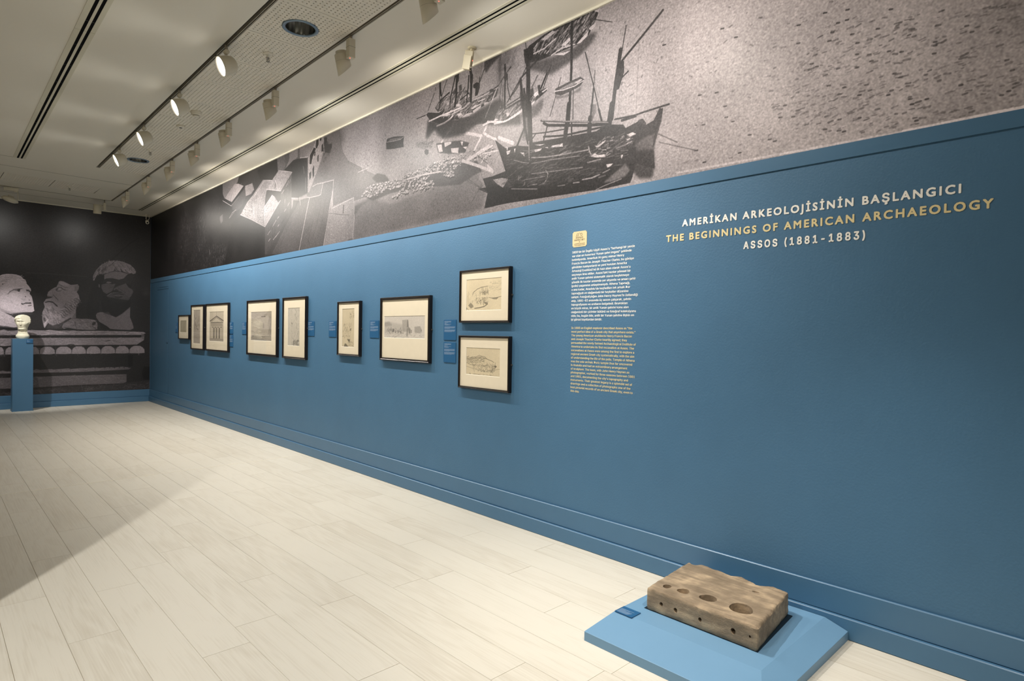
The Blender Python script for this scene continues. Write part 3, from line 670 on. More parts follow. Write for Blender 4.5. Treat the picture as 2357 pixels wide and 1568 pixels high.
FOPS=[
('P',40,1,0,[-2300,0,-2300,3900,3500,3900,3500,0]),
('B',58,0.6,1342,2991,500,450),
('B',62,0.6,2119,3201,350,300),
('B',22,0.7,3210,2498,200,700),
('B',48,0.5,2906,2476,300,250),
('L',75,0.6,8,[1344,2457,1659,2466,2260,2454]),
('L',22,0.5,26,[2647,2797,2977,3174,3113,3293]),
('L',24,0.5,20,[2874,2887,2978,3018]),
('P',75,0.35,25,[2051,3275,2139,3203,2147,3081,2086,3008,2018,3050]),
('P',205,1,0,[981,2380,1015,2401,1072,2415,1141,2418,1211,2413,1269,2390,1305,2344,1334,2324,1352,2280,1352,2261,1382,2221,1412,2170,1417,2133,1400,2102,1396,2079,1425,2035,1437,1983,1449,1908,1457,1825,1466,1772,1432,1744,1307,1740,1213,1725,1126,1704,1052,1727,1006,1755,983,1766]),  # left head painted paler, partly for the spot light falling on it
('P',150,0.7,12,[983,1799,1017,1793,1097,1751,1213,1733,1354,1745,1438,1748,1331,1729,1155,1697,1052,1724,983,1766]),
('P',120,0.85,4,[1079,2054,1125,2116,1171,2152,1223,2166,1311,2170,1258,2154,1258,2124,1235,2104,1217,2129,1171,2134,1136,2102,1096,2055]),
('P',190,1,0,[1136,2087,1165,2122,1200,2128,1218,2103,1177,2089,1136,2072]),
('L',95,0.8,10,[1085,2054,1125,2109,1171,2137,1223,2125]),
('P',65,0.85,3,[1217,2144,1252,2161,1311,2170,1264,2153,1256,2112,1235,2107]),
('P',75,0.9,0,[1341,2151,1382,2154,1412,2125,1397,2102,1377,2123,1353,2122]),
('P',195,1,0,[1353,2110,1382,2120,1392,2086,1365,2092]),
('P',60,1,0,[1328,2026,1340,2032,1348,2022,1335,2012]),
('P',140,0.3,8,[1271,1990,1306,1999,1353,1964,1306,1939]),
('L',130,0.7,10,[1383,1980,1392,1969,1389,1950]),
('P',70,0.95,0,[1274,1907,1306,1898,1342,1918,1389,1920,1413,1929,1420,1895,1389,1897,1336,1895,1295,1875,1280,1881]),
('L',70,0.9,12,[1378,1859,1422,1870]),
('P',160,0.3,8,[1389,2071,1407,2042,1425,1997,1443,1922,1425,1997,1401,2034]),
('L',150,0.7,12,[1015,2294,1078,2320,1130,2317]),
('L',150,0.7,12,[1038,2347,1095,2351,1153,2378]),
('L',150,0.7,12,[1095,2314,1153,2363,1211,2389]),
('L',150,0.7,12,[1170,2327,1222,2360]),
('L',150,0.7,12,[1010,2234,1050,2252]),
('L',150,0.7,12,[982,2181,1004,2197]),
('L',150,0.7,12,[1258,2341,1305,2314,1328,2308]),
('L',150,0.7,12,[1281,2312,1322,2319]),
('L',150,0.7,12,[981,2262,1027,2280,1067,2275]),
('L',150,0.7,12,[1055,2378,1130,2391,1199,2389]),
('S',33,110,[981,2372,1095,2403,1257,2385,1328,2301,1211,2330,1095,2307,1038,2199,982,2159],140,225,70,9,10,30,0.5),
('P',70,0.8,0,[1007,2231,1018,2242,1030,2228,1018,2219]),
('S',35,120,[982,2159,1270,2094,1259,1839,1040,1794,983,1828],175,225,40,18,0,60,0.3),
('P',190,1,0,[983,1766,1052,1724,1132,1678,1196,1628,1214,1569,1226,1472,1156,1463,1075,1484,984,1493]),
('P',70,0.6,10,[1017,1756,1126,1700,1331,1737,1450,1745,1426,1695,1225,1688,1196,1635,1097,1703]),
('P',100,0.9,0,[984,1497,1075,1480,1226,1460,1226,1445,1075,1462,984,1471]),
('P',35,0.95,0,[984,1471,1232,1449,1232,1427,984,1423]),
('S',40,60,[983,1755,1190,1620,1214,1479,984,1504],150,215,60,14,10,40,0.35),
('P',130,0.85,0,[231,1392,984,1408,985,1322,231,1308]),
('P',130,0.85,0,[231,1265,985,1268,985,1133,232,1128]),
('P',130,0.85,0,[233,706,987,681,987,641,233,662]),
('P',130,0.85,0,[233,591,987,561,988,374,233,406]),
('P',135,1,2,[769,982,777,1078,811,1111,907,1111,942,1065,946,979]),
('P',135,1,2,[550,985,558,1079,591,1113,683,1112,717,1067,722,982]),
('P',135,1,2,[336,988,344,1081,377,1114,467,1113,500,1069,504,985]),
('P',135,1,2,[129,991,137,1083,168,1115,256,1114,288,1070,292,988]),
('P',195,1,0,[981,2380,914,2345,852,2239,831,2099,853,1969,909,1884,983,1828]),
('P',185,1,0,[983,1766,898,1825,837,1749,799,1501,984,1493]),
('S',51,120,[981,2380,914,2345,852,2239,831,2099,853,1969,926,2119,982,2196],140,225,70,9,60,30,0.5),
('P',135,1,0,[1826,2331,1851,2345,1901,2337,2004,2281,2049,2284,2114,2298,2137,2266,2130,2202,2101,2153,2134,2092,2148,2014,2122,1949,2103,1893,2090,1806,2091,1664,2033,1647,2007,1662,1930,1605,1867,1503,1817,1463,1729,1485,1673,1561,1618,1460,1603,1482,1581,1620,1581,1750,1617,1850,1598,1926,1635,1997,1671,2006,1650,2066,1665,2129,1708,2173,1764,2219,1789,2228,1813,2292]),
('P',60,0.9,5,[1736,1508,1867,1565,1930,1613,2007,1662,2033,1639,1943,1551,1906,1449,1780,1439,1643,1445,1673,1553]),
('P',60,1,0,[1647,2028,1671,2048,1739,2040,1702,2015,1641,1997]),
('P',55,0.9,0,[1616,1942,1672,1964,1734,1955,1803,1889,1815,1858,1790,1865,1740,1925,1678,1941,1623,1923]),
('L',70,0.8,10,[1739,2079,1777,2035,1815,1982]),
('P',70,0.8,3,[1776,2189,1814,2222,1864,2225,1902,2189,1960,2177,1915,2170,1864,2194,1814,2184,1789,2151]),
('P',150,1,0,[1801,2191,1839,2216,1877,2199,1839,2177]),
('L',80,0.8,9,[1776,2166,1814,2149,1864,2163]),
('L',85,0.7,9,[1813,2292,1864,2256,1927,2222,1966,2232]),
('P',160,0.6,6,[1838,2325,1902,2321,1978,2279,1978,2248,1902,2259,1832,2285]),
('P',155,0.5,6,[1671,2121,1714,2162,1733,2086,1671,2068]),
('P',175,0.7,10,[1647,1852,1703,1861,1722,1816,1672,1799]),
('L',72,0.8,13,[1816,1734,1854,1720,1886,1666,1911,1659]),
('L',165,0.6,10,[1822,1752,1863,1736,1892,1690]),
('L',72,0.8,13,[1842,1763,1880,1749,1912,1695,1938,1688]),
('L',165,0.6,10,[1848,1780,1890,1765,1918,1719]),
('L',72,0.8,13,[1869,1792,1907,1778,1939,1724,1964,1717]),
('L',165,0.6,10,[1875,1809,1916,1794,1945,1748]),
('L',72,0.8,13,[1895,1821,1933,1807,1965,1753,1991,1746]),
('L',165,0.6,10,[1901,1838,1943,1823,1972,1777]),
('L',72,0.8,13,[1922,1850,1960,1836,1992,1782,2018,1775]),
('L',165,0.6,10,[1928,1867,1969,1852,1998,1806]),
('L',72,0.8,13,[1948,1879,1987,1865,2019,1811,2045,1805]),
('L',165,0.6,10,[1954,1897,1996,1881,2025,1835]),
('L',72,0.8,13,[1975,1908,2013,1894,2046,1841,2072,1834]),
('L',165,0.6,10,[1981,1926,2023,1911,2052,1865]),
('L',72,0.8,13,[2002,1938,2040,1924,2073,1870,2099,1863]),
('L',165,0.6,10,[2008,1955,2050,1940,2079,1894]),
('L',72,0.8,13,[2029,1967,2067,1953,2100,1900,2126,1893]),
('L',165,0.6,10,[2035,1985,2077,1970,2106,1924]),
('L',72,0.8,13,[2056,1997,2094,1983,2127,1929,2153,1922]),
('L',165,0.6,10,[2062,2014,2104,1999,2134,1953]),
('L',72,0.8,13,[2083,2026,2122,2013,2155,1959,2181,1952]),
('L',165,0.6,10,[2089,2044,2131,2029,2161,1983]),
('S',86,160,[1593,1788,1728,1839,1816,1781,1866,1705,1817,1548,1673,1561,1593,1582],75,185,70,12,-50,25,0.6),
('S',87,120,[1853,1813,2031,2055,2134,2092,2135,1966,2032,1788,1905,1628],70,175,50,12,-30,35,0.6),
('L',70,0.7,8,[2068,2262,2127,2269]),
('L',70,0.7,8,[2069,2244,2127,2251]),
('L',70,0.7,8,[2069,2227,2127,2234]),
('L',70,0.7,8,[2069,2210,2127,2216]),
('L',70,0.7,8,[2069,2192,2127,2199]),
('L',70,0.7,8,[2069,2175,2127,2182]),
('P',190,0.8,0,[1603,1544,1649,1606,1673,1630,1637,1521,1615,1460]),
('P',55,0.7,5,[1593,1658,1624,1651,1636,1583,1606,1582]),
('P',38,0,0,[2033,1647,2084,1759,2091,1657]),
('P',105,0.9,0,[2020,1647,2084,1759,2091,1657]),
('P',115,1,0,[1899,1550,1969,1598,2020,1647,2097,1653,2163,1643,2261,1649,2362,1636,2402,1625,2436,1561,2430,1449,2363,1432,2229,1438,2098,1444,1969,1473,1906,1449,1874,1479]),
('S',99,110,[1943,1567,2097,1641,2395,1625,2423,1465,2098,1460,1944,1504],60,165,60,12,-20,35,0.55),
('P',45,0.9,0,[2342,1543,2362,1584,2409,1593,2402,1545,2362,1520]),
('L',45,0.7,12,[1905,1480,1969,1465,2098,1440,2263,1430]),
('L',60,0.6,10,[2072,1585,2085,1522,2105,1452]),
('P',30,0.7,12,[2368,2384,2413,2345,2487,2060,2461,1790,2408,1724,2417,1617,2257,1677,2272,2028,2351,2255]),
('P',30,0.95,0,[2386,2482,2998,2583,3075,2567,3018,2429,2980,2228,2991,2007,2982,1919,2738,1690,2525,1792,2460,2112,2405,2301]),
('P',125,1,0,[2359,2384,2359,2480,2403,2590,2493,2704,2611,2785,2731,2807,2844,2795,2977,2747,3055,2665,3079,2600,3046,2564,2978,2570,2940,2556,2864,2594,2770,2598,2704,2603,2640,2566,2548,2537,2457,2519,2404,2472,2377,2385]),
('S',106,220,[2368,2406,2403,2590,2493,2694,2620,2780,2603,2563,2457,2519],55,165,60,9,60,20,0.6),
('S',107,160,[2620,2780,2844,2790,3055,2665,3075,2589,2969,2570,2845,2604,2714,2604],75,165,60,9,-55,22,0.6),
('P',45,0.7,0,[2612,2569,2695,2597,2713,2658,2732,2606,2817,2596,2816,2656,2864,2594,2950,2568,2921,2555,2826,2589,2714,2591,2621,2553]),
('L',40,0.6,9,[2731,2812,2676,2742,2621,2683]),
('L',55,0.7,11,[2807,2655,2826,2608,2883,2585]),
('L',55,0.7,11,[2892,2641,2921,2588,2959,2569]),
('L',55,0.7,11,[2723,2670,2751,2618,2788,2599]),
('L',55,0.7,11,[2575,2690,2548,2601]),
('L',55,0.7,11,[2520,2653,2503,2544]),
('L',55,0.7,11,[2457,2605,2448,2518]),
('P',115,0.95,3,[2539,2515,2621,2559,2714,2593,2826,2586,2940,2556,2893,2498,2865,2463,2789,2435,2733,2442,2677,2455,2576,2442,2540,2418]),
('P',45,0.9,3,[2531,2417,2576,2442,2677,2455,2733,2437,2789,2430,2865,2463,2940,2545,2998,2583,3056,2543,2980,2338,2922,2368,2865,2364,2734,2279,2697,2255,2734,2366,2678,2362,2641,2382,2567,2371,2513,2341]),
('P',95,0.8,6,[2495,2318,2568,2344,2660,2339,2734,2355,2697,2266,2679,2210,2624,2164,2578,2140,2523,2180,2495,2253]),
('P',115,0.8,2,[2567,2355,2595,2384,2641,2382,2669,2362,2613,2342]),
('P',88,0.9,4,[2697,2255,2771,2303,2903,2372,2951,2293,3019,2252,3034,2209,3000,2119,2943,2060,2829,2077,2867,2134,2828,2197,2697,2211]),
('P',42,0.8,3,[2697,2211,2734,2246,2781,2227,2772,2199,2716,2200]),
('P',75,0.9,6,[2578,2107,2661,2166,2697,2190,2866,2177,2943,2116,2981,2073,2924,2004,2811,1966,2699,1994,2624,2045]),
('L',35,0.9,12,[2698,2141,2772,2156,2867,2144]),
('L',110,0.7,10,[2717,2115,2782,2127,2848,2122]),
('L',30,0.7,18,[2726,2088,2782,2074,2829,2096]),
('B',110,0.6,2829,2033,70,25),
('L',110,0.6,14,[2596,2108,2661,2166]),
('P',100,0.8,2,[2449,2326,2468,2316,2475,2258,2450,2261,2445,2293]),
('L',50,0.6,9,[2772,2270,2828,2230,2904,2180]),
('L',50,0.6,9,[2623,2261,2697,2298]),
('P',108,1,0,[2408,1724,2425,1762,2480,1785,2525,1781,2552,1761,2645,1731,2738,1690,2831,1759,2982,1907,2979,1697,3013,1609,3038,1521,3043,1477,2985,1443,2871,1441,2646,1460,2590,1513,2462,1597,2417,1671]),
('P',28,0.85,8,[2523,2094,2982,2029,2982,1907,2850,1770,2747,1696,2663,1743,2607,1790,2525,1792,2497,1931]),
('P',28,0.9,0,[2472,1586,2591,1508,2646,1454,2985,1441,2928,1431,2490,1447]),
('P',90,0.5,8,[2525,1781,2617,1790,2663,1721,2626,1666,2553,1707]),
('B',62,0.6,3254,2177,60,50),
('B',55,0.5,3253,2266,50,60),
('P',30,0.6,0,[984,1453,3249,1425,3376,1427,3384,226,988,240]),
('P',135,1,0,[984,1408,1037,1426,1091,1403,1344,1418,1625,1416,1682,1429,1818,1413,2075,1422,2116,1411,2424,1421,2637,1417,2965,1415,3226,1405,3260,1379,3209,1359,3192,1346,985,1322]),
('S',139,240,[984,1396,1625,1410,3191,1405,3192,1353,985,1328],75,185,90,10,0,12,0.6),
('P',128,1,0,[985,1268,1626,1279,2321,1283,3169,1294,3232,1320,3227,1242,3102,1151,2077,1143,2046,1166,1996,1166,1947,1144,1626,1140,1145,1138,1038,1127,985,1135]),
('P',95,0.8,0,[3180,1385,3238,1346,3227,1242,3181,1281]),
('S',142,240,[985,1265,2321,1277,3192,1287,3102,1164,2077,1153,985,1142],95,160,70,12,0,25,0.5),
('P',45,1,0,[2542,1221,2638,1240,2659,1231,2574,1215]),
('P',55,0.8,0,[2681,1228,2735,1234,2713,1221]),
('P',135,1,2,[933,979,936,1048,945,1084,964,1110,1006,1110,1026,1081,1035,1047,1039,984,996,976]),
('B',160,0.3,986,1059,70,30),
('L',70,0.6,8,[1038,1058,1041,978]),
('P',135,1,2,[1056,980,1060,1049,1076,1085,1107,1112,1175,1111,1206,1082,1223,1047,1227,983,1158,976]),
('B',160,0.3,1141,1059,70,30),
('L',70,0.6,8,[1227,1059,1229,977]),
('P',135,1,2,[1373,979,1377,1050,1392,1087,1422,1114,1487,1114,1517,1084,1533,1048,1537,983,1471,976]),
('B',160,0.3,1454,1061,70,30),
('L',70,0.6,8,[1536,1060,1539,977]),
('P',135,1,2,[1546,980,1550,1051,1572,1088,1612,1116,1702,1115,1743,1085,1767,1049,1771,983,1680,975]),
('B',160,0.3,1657,1062,70,30),
('L',70,0.6,8,[1771,1061,1773,977]),
('P',135,1,2,[1786,979,1789,1052,1814,1090,1857,1117,1953,1117,1997,1086,2023,1050,2027,982,1930,975]),
('B',160,0.3,1905,1063,70,30),
('L',70,0.6,8,[2027,1062,2029,976]),
('P',135,1,2,[2029,979,2033,1052,2055,1091,2094,1119,2183,1119,2223,1088,2246,1050,2250,982,2161,975]),
('B',160,0.3,2139,1064,70,30),
('L',70,0.6,8,[2250,1063,2252,976]),
('P',135,1,2,[2261,979,2264,1053,2287,1093,2328,1121,2420,1120,2461,1089,2485,1051,2490,982,2397,975]),
('B',160,0.3,2374,1065,70,30),
('L',70,0.6,8,[2489,1064,2492,976]),
('P',135,1,2,[2495,979,2499,1054,2523,1094,2565,1123,2659,1122,2702,1090,2726,1052,2731,982,2636,974]),
('B',160,0.3,2612,1066,70,30),
('L',70,0.6,8,[2731,1065,2733,976]),
('P',135,1,2,[2736,978,2740,1055,2763,1095,2804,1124,2897,1124,2939,1092,2963,1053,2968,982,2875,974]),
('B',160,0.3,2851,1067,70,30),
('L',70,0.6,8,[2967,1066,2970,976]),
('P',135,1,2,[2973,978,2977,1056,3004,1097,3052,1126,3158,1126,3207,1093,3235,1054,3240,982,3132,974]),
('B',160,0.3,3105,1068,70,30),
('L',70,0.6,8,[3239,1067,3242,975]),
('S',175,120,[985,1087,3193,1098,3228,980,986,962],90,165,50,14,0,60,0.35),
('P',95,1,0,[987,681,1022,695,1075,678,1147,676,1449,684,1496,708,1552,690,1724,699,1753,692,1979,706,2019,692,2180,707,2221,698,2407,713,2460,699,2641,711,2706,701,2858,716,2958,697,3003,679,2959,655,2119,631,1628,636,987,641]),
('S',177,150,[987,675,2859,696,2947,662,987,652],60,130,70,9,0,12,0.6),
('P',92,1,0,[987,563,1138,564,1139,370,988,372]),
('P',88,1,0,[1449,566,2019,568,2926,562,2927,405,2860,382,2020,385,1725,375,1450,371]),
('P',60,0.8,0,[1449,566,1510,563,1544,372,1450,371]),
('S',181,260,[987,561,2019,556,2915,553,2916,405,1725,381,988,377],68,122,60,12,0,40,0.5),
('P',48,0.9,0,[988,297,1257,317,1630,344,2020,360,2430,352,3359,425,3361,240,988,228]),
('S',183,260,[988,286,1630,332,2430,346,3360,398,3361,253,988,240],28,92,60,12,0,40,0.6),
('L',36,0.5,24,[1021,927,1031,743]),
('L',36,0.5,24,[1088,925,1097,741]),
('L',36,0.5,24,[1155,924,1165,739]),
('L',36,0.5,24,[1223,923,1232,737]),
('L',36,0.5,24,[1291,922,1301,735]),
('L',36,0.5,24,[1360,921,1370,733]),
('L',36,0.5,24,[1429,920,1439,731]),
('L',36,0.5,24,[1499,918,1510,729]),
('L',36,0.5,24,[1570,917,1580,727]),
('L',36,0.5,24,[1641,916,1652,725]),
('L',36,0.5,24,[1713,915,1724,723]),
('L',36,0.5,24,[1786,913,1796,721]),
('L',36,0.5,24,[1859,912,1870,719]),
('L',36,0.5,24,[1933,911,1944,716]),
('L',36,0.5,24,[2008,910,2018,714]),
('L',36,0.5,24,[2083,908,2094,712]),
('L',36,0.5,24,[2159,907,2170,710]),
('L',36,0.5,24,[2235,906,2247,708]),
('L',36,0.5,24,[2313,904,2324,705]),
('L',36,0.5,24,[2391,903,2402,703]),
('L',36,0.5,24,[2469,902,2481,701]),
('L',36,0.5,24,[2549,900,2560,699]),
('L',36,0.5,24,[2629,899,2641,696]),
('L',36,0.5,24,[2710,898,2722,694]),
('L',36,0.5,24,[2792,896,2804,692]),
('L',36,0.5,24,[2874,895,2886,689]),
('L',36,0.5,24,[2957,893,2970,687]),
('P',12,0.9,6,[3230,705,3358,702,3359,438,3220,444,3197,576]),
('P',14,0.8,8,[2946,945,3035,944,3025,724,2958,713])]

def make_image(name, arr, tint=(1, .955, .965), grain=0, seed=1, coarse=10):
    h, w = arr.shape; R = np.random.RandomState(seed); a = arr.copy()
    if grain:
        n = R.randn(h, w).astype(np.float32); n = blur(n, 1)*2.2; n2 = vnoise(h, w, 5, seed+1)+.7*vnoise(h, w, 2.5, seed+2); n3 = vnoise(h, w, 90, seed+3)
        k = .35+a/170.0
        a = a+grain*k*(n*.95+n2*.55)+coarse*k*n3
    a = np.clip(a, 12, 240)/255.0
    rgb = np.stack([a*tint[0], a*tint[1], a*tint[2], np.ones_like(a)], 2).astype(np.float32)
    im = bpy.data.images.new(name, w, h, alpha=False); im.colorspace_settings.name = 'sRGB'
    im.pixels.foreach_set(rgb.ravel()); im.update(); im.pack()
    return im
def print_mat(name, im, rough=.5, spec=.5, bump=.12, bs=220, gain=1.0):
    m = bpy.data.materials.new(name); m.use_nodes = True; nt = m.node_tree; b = nt.nodes['Principled BSDF']
    t = nt.nodes.new('ShaderNodeTexImage'); t.image = im; t.interpolation = 'Linear'; t.extension = 'EXTEND'
    uv = nt.nodes.new('ShaderNodeUVMap'); uv.uv_map = 'UVMap'; nt.links.new(uv.outputs[0], t.inputs[0])
    nt.links.new(t.outputs[0], b.inputs['Base Color']); b.inputs['Roughness'].default_value = rough; b.inputs['Specular IOR Level'].default_value = spec
    if bump:
        g = nt.nodes.new('ShaderNodeNewGeometry'); n = nt.nodes.new('ShaderNodeTexNoise'); n.inputs['Scale'].default_value = bs
        nt.links.new(g.outputs['Position'], n.inputs['Vector']); bp = nt.nodes.new('ShaderNodeBump'); bp.inputs['Strength'].default_value = bump
        bp.inputs['Distance'].default_value = .002; nt.links.new(n.outputs['Fac'], bp.inputs['Height']); nt.links.new(bp.outputs[0], b.inputs['Normal'])
    return m
def uv_slab(name, m, verts_fn, parent=None):
    # thin slab with UVs on every face from its (u, v) corners; verts_fn(u, v, d) -> xyz, d = 0 back, 1 front
    c = [(0, 0), (1, 0), (1, 1), (0, 1)]
    v = [verts_fn(u, w, d) for d in (0, 1) for (u, w) in c]; uvs = c+c
    f = [(4, 5, 6, 7), (3, 2, 1, 0), (0, 1, 5, 4), (1, 2, 6, 5), (2, 3, 7, 6), (3, 0, 4, 7)]
    me = bpy.data.meshes.new(name); me.from_pydata(v, [], f); me.update(); l = me.uv_layers.new(name='UVMap')
    for p in me.polygons:
        for li in p.loop_indices: l.data[li].uv = uvs[me.loops[li].vertex_index]
    me.materials.append(m); o = bpy.data.objects.new(name, me); COL.objects.link(o)
    if parent is not None: o.parent = parent
    return o

# ------------------------------------------------------------------ materials
BLUE = (69, 109, 141)
m_wall = mat('blue_wall_paint', BLUE, .5, .42, var=.03, vs=3, bump=.25, bs=90)
m_trim = mat('blue_trim_paint', BLUE, .38, .5, var=.02, vs=4, bump=.05)
m_plinth = mat('blue_plinth_paint', (108, 147, 178), .45, .45, var=.02, vs=5, bump=.06)
m_ceil = mat('ceiling_white_paint', (226, 221, 208), .42, .35, var=.015, vs=1.2, bump=.03, bs=30)
m_perf = mat('perforated_board_paint', (226, 220, 207), .6, .3, var=.02, vs=4)
m_gap = mat('groove_shade_dark', (40, 37, 31), .8, .2)
m_void = mat('dark_ceiling_void', (9, 9, 9), .9, .1)
m_diff = mat('diffuser_cream_metal', (205, 200, 180), .4, .5, var=.02)
m_track = mat('track_grey_metal', (158, 150, 134), .4, .5, var=.03)
m_lampw = mat('lamp_cream_paint', (212, 205, 186), .42, .5, var=.02)
m_white = mat('white_plastic', (222, 216, 200), .4, .5, var=.02)
m_black = mat('frame_black_wood', (24, 18, 16), .3, .5, var=.2, vs=40, stretch=(1, 1, 4))
m_mat = mat('mat_board', (238, 226, 202), .85, .1, var=.015, vs=20)
m_matedge = mat('mat_bevel', (246, 240, 226), .8, .1)
m_card = mat('card_blue', (36, 88, 130), .45, .4, var=.02)
m_cardtx = mat('card_print_pale', (125, 150, 178), .6, .2)
m_txtw = mat('lettering_white', (250, 248, 242), .6, .3, var=.01)
m_txtc = mat('lettering_cream', (232, 215, 165), .6, .3, var=.01)
m_logo = mat('logo_print_brown', (104, 96, 78), .6, .3)
m_chrome = mat('reflector_chrome', (225, 225, 222), .16, .6, metal=1, var=.03)
m_rim = mat('rim_wall_reflection', (120, 140, 158), .3, .6, metal=.3)  # blue of the reflected wall is put into the rim colour
m_lens = mat('lamp_lens_glow', (255, 250, 240), .3, .5, emit=(1.0, .97, .93), es=9)
m_led = mat('led_red', (255, 70, 50), .4, .5, emit=(1.0, .12, .08), es=3)
m_bust = mat('plaster_bust', (238, 231, 208), .7, .2, var=.06, vs=12, bump=.3, bs=60)
m_dark = mat('dark_plastic', (18, 18, 18), .5, .4)
m_metal = mat('brushed_metal', (150, 145, 135), .3, .6, metal=.9)

# ------------------------------------------------------------------ room shell
def floor_mat(name, sub=False):
    m = bpy.data.materials.new(name); m.use_nodes = True; nt = m.node_tree; b = nt.nodes['Principled BSDF']; N = nt.nodes.new; Lk = nt.links.new
    g = N('ShaderNodeNewGeometry'); oi = N('ShaderNodeObjectInfo')
    add = N('ShaderNodeMath'); add.operation = 'ADD'
    Lk(oi.outputs['Random'], add.inputs[0]); Lk(g.outputs['Random Per Island'], add.inputs[1])
    mul = N('ShaderNodeMath'); mul.operation = 'MULTIPLY'; mul.inputs[1].default_value = 37.0; Lk(add.outputs[0], mul.inputs[0])
    off = N('ShaderNodeCombineXYZ'); Lk(mul.outputs[0], off.inputs[0]); Lk(mul.outputs[0], off.inputs[1])
    va = N('ShaderNodeVectorMath'); va.operation = 'ADD'; Lk(g.outputs['Position'], va.inputs[0]); Lk(off.outputs[0], va.inputs[1])
    mp = N('ShaderNodeMapping'); mp.inputs['Scale'].default_value = (5.5, .9, 1); Lk(va.outputs[0], mp.inputs[0])
    n1 = N('ShaderNodeTexNoise'); n1.inputs['Scale'].default_value = 1.0; n1.inputs['Detail'].default_value = 3; n1.inputs['Distortion'].default_value = .6; Lk(mp.outputs[0], n1.inputs[0])
    m2 = N('ShaderNodeMath'); m2.operation = 'MULTIPLY'; m2.inputs[1].default_value = 34; Lk(n1.outputs['Fac'], m2.inputs[0])
    sn = N('ShaderNodeMath'); sn.operation = 'SINE'; Lk(m2.outputs[0], sn.inputs[0])
    mp2 = N('ShaderNodeMapping'); mp2.inputs['Scale'].default_value = (120, 3, 1); Lk(va.outputs[0], mp2.inputs[0])
    n2 = N('ShaderNodeTexNoise'); n2.inputs['Scale'].default_value = 1; Lk(mp2.outputs[0], n2.inputs[0])
    s2 = N('ShaderNodeMath'); s2.operation = 'MULTIPLY_ADD'; s2.inputs[1].default_value = .10; Lk(sn.outputs[0], s2.inputs[0]); Lk(n2.outputs['Fac'], s2.inputs[2])
    n3 = N('ShaderNodeTexNoise'); n3.inputs['Scale'].default_value = 1.3; Lk(g.outputs['Position'], n3.inputs[0])
    s3 = N('ShaderNodeMath'); s3.operation = 'MULTIPLY_ADD'; s3.inputs[1].default_value = .5; Lk(n3.outputs['Fac'], s3.inputs[0]); Lk(s2.outputs[0], s3.inputs[2])
    s4 = N('ShaderNodeMath'); s4.operation = 'FRACT'; m3 = N('ShaderNodeMath'); m3.operation = 'MULTIPLY'; m3.inputs[1].default_value = 7.31; Lk(add.outputs[0], m3.inputs[0]); Lk(m3.outputs[0], s4.inputs[0])
    s5 = N('ShaderNodeMath'); s5.operation = 'MULTIPLY_ADD'; s5.inputs[1].default_value = .30; Lk(s4.outputs[0], s5.inputs[0]); Lk(s3.outputs[0], s5.inputs[2])
    r = N('ShaderNodeValToRGB'); e = r.color_ramp.elements; e[0].position = .45; e[1].position = 1.25 if False else 1.0
    e[0].color = srgb(202, 193, 177); e[1].color = srgb(216, 209, 195); Lk(s5.outputs[0], r.inputs[0]); Lk(r.outputs[0], b.inputs['Base Color'])
    bp = N('ShaderNodeBump'); bp.inputs['Strength'].default_value = .12; bp.inputs['Distance'].default_value = .001; Lk(s2.outputs[0], bp.inputs['Height']); Lk(bp.outputs[0], b.inputs['Normal'])
    b.inputs['Roughness'].default_value = .42; b.inputs['Specular IOR Level'].default_value = .45
    return m
m_floor = floor_mat('pale_oak_plank')
m_sub = mat('floor_joint', (198, 188, 170), .9, .1)
fl = struct(MB().box(LX, RY, -.08, W+.2, D+.2, -.004).build('floor', m_sub), 'pale whitewashed oak plank floor of the gallery', 'floor')
PW = .2123; rnd = random.Random(4)
def plank_verts(x0, y0, x1, y1):
    g = .0004; c = .0008; z = 0
    return [(x0+g+c, y0+g+c, z), (x1-g-c, y0+g+c, z), (x1-g-c, y1-g-c, z), (x0+g+c, y1-g-c, z), (x0+g, y0+g, -.004), (x1-g, y0+g, -.004), (x1-g, y1-g, -.004), (x0+g, y1-g, -.004)], \
           [(0, 1, 2, 3), (4, 5, 1, 0), (5, 6, 2, 1), (6, 7, 3, 2), (7, 4, 0, 3)]
stuff = MB(); npl = 0
k0 = math.floor((LX-.283)/PW); k1 = math.ceil((W-.283)/PW)
for k in range(k0, k1):
    xa = max(.283+k*PW, LX); xb = min(xa+PW if k > k0 else .283+(k+1)*PW, W)
    if xb-xa < .01: continue
    for (ya, yb) in ((RY, 7.0), (7.012, D)):
        y = ya; first = True
        while y < yb-.01:
            ln = 1.38*(rnd.uniform(.25, 1) if first else 1); first = False
            y1 = min(y+ln, yb)
            if yb-y1 < .2: y1 = yb
            vs, fs = plank_verts(xa, y, xb, y1)
            if xa > -.2+0.06*max(y, 0) - .3 and y1 > 1.0 and npl < 290:
                cx, cy = (xa+xb)/2, (y+y1)/2
                mb = MB(); mb.v = [(a-cx, b-cy, c) for a, b, c in vs]; mb.f = fs; mb.sm = [False]*5
                o = mb.build('plank', m_floor, fl); o.location = (cx, cy, 0); npl += 1
            else:
                b0 = len(stuff.v); stuff.v += vs; stuff.f += [tuple(b0+i for i in q) for q in fs]; stuff.sm += [False]*5
            y = y1
tag(stuff.build('plank_field', m_floor, fl), kind='stuff')
MB().box(LX, 7.0012, -.004, W-.02, 7.0108, .0006).build('expansion_strip', mat('strip_pale', (240, 232, 214), .35, .5), fl)

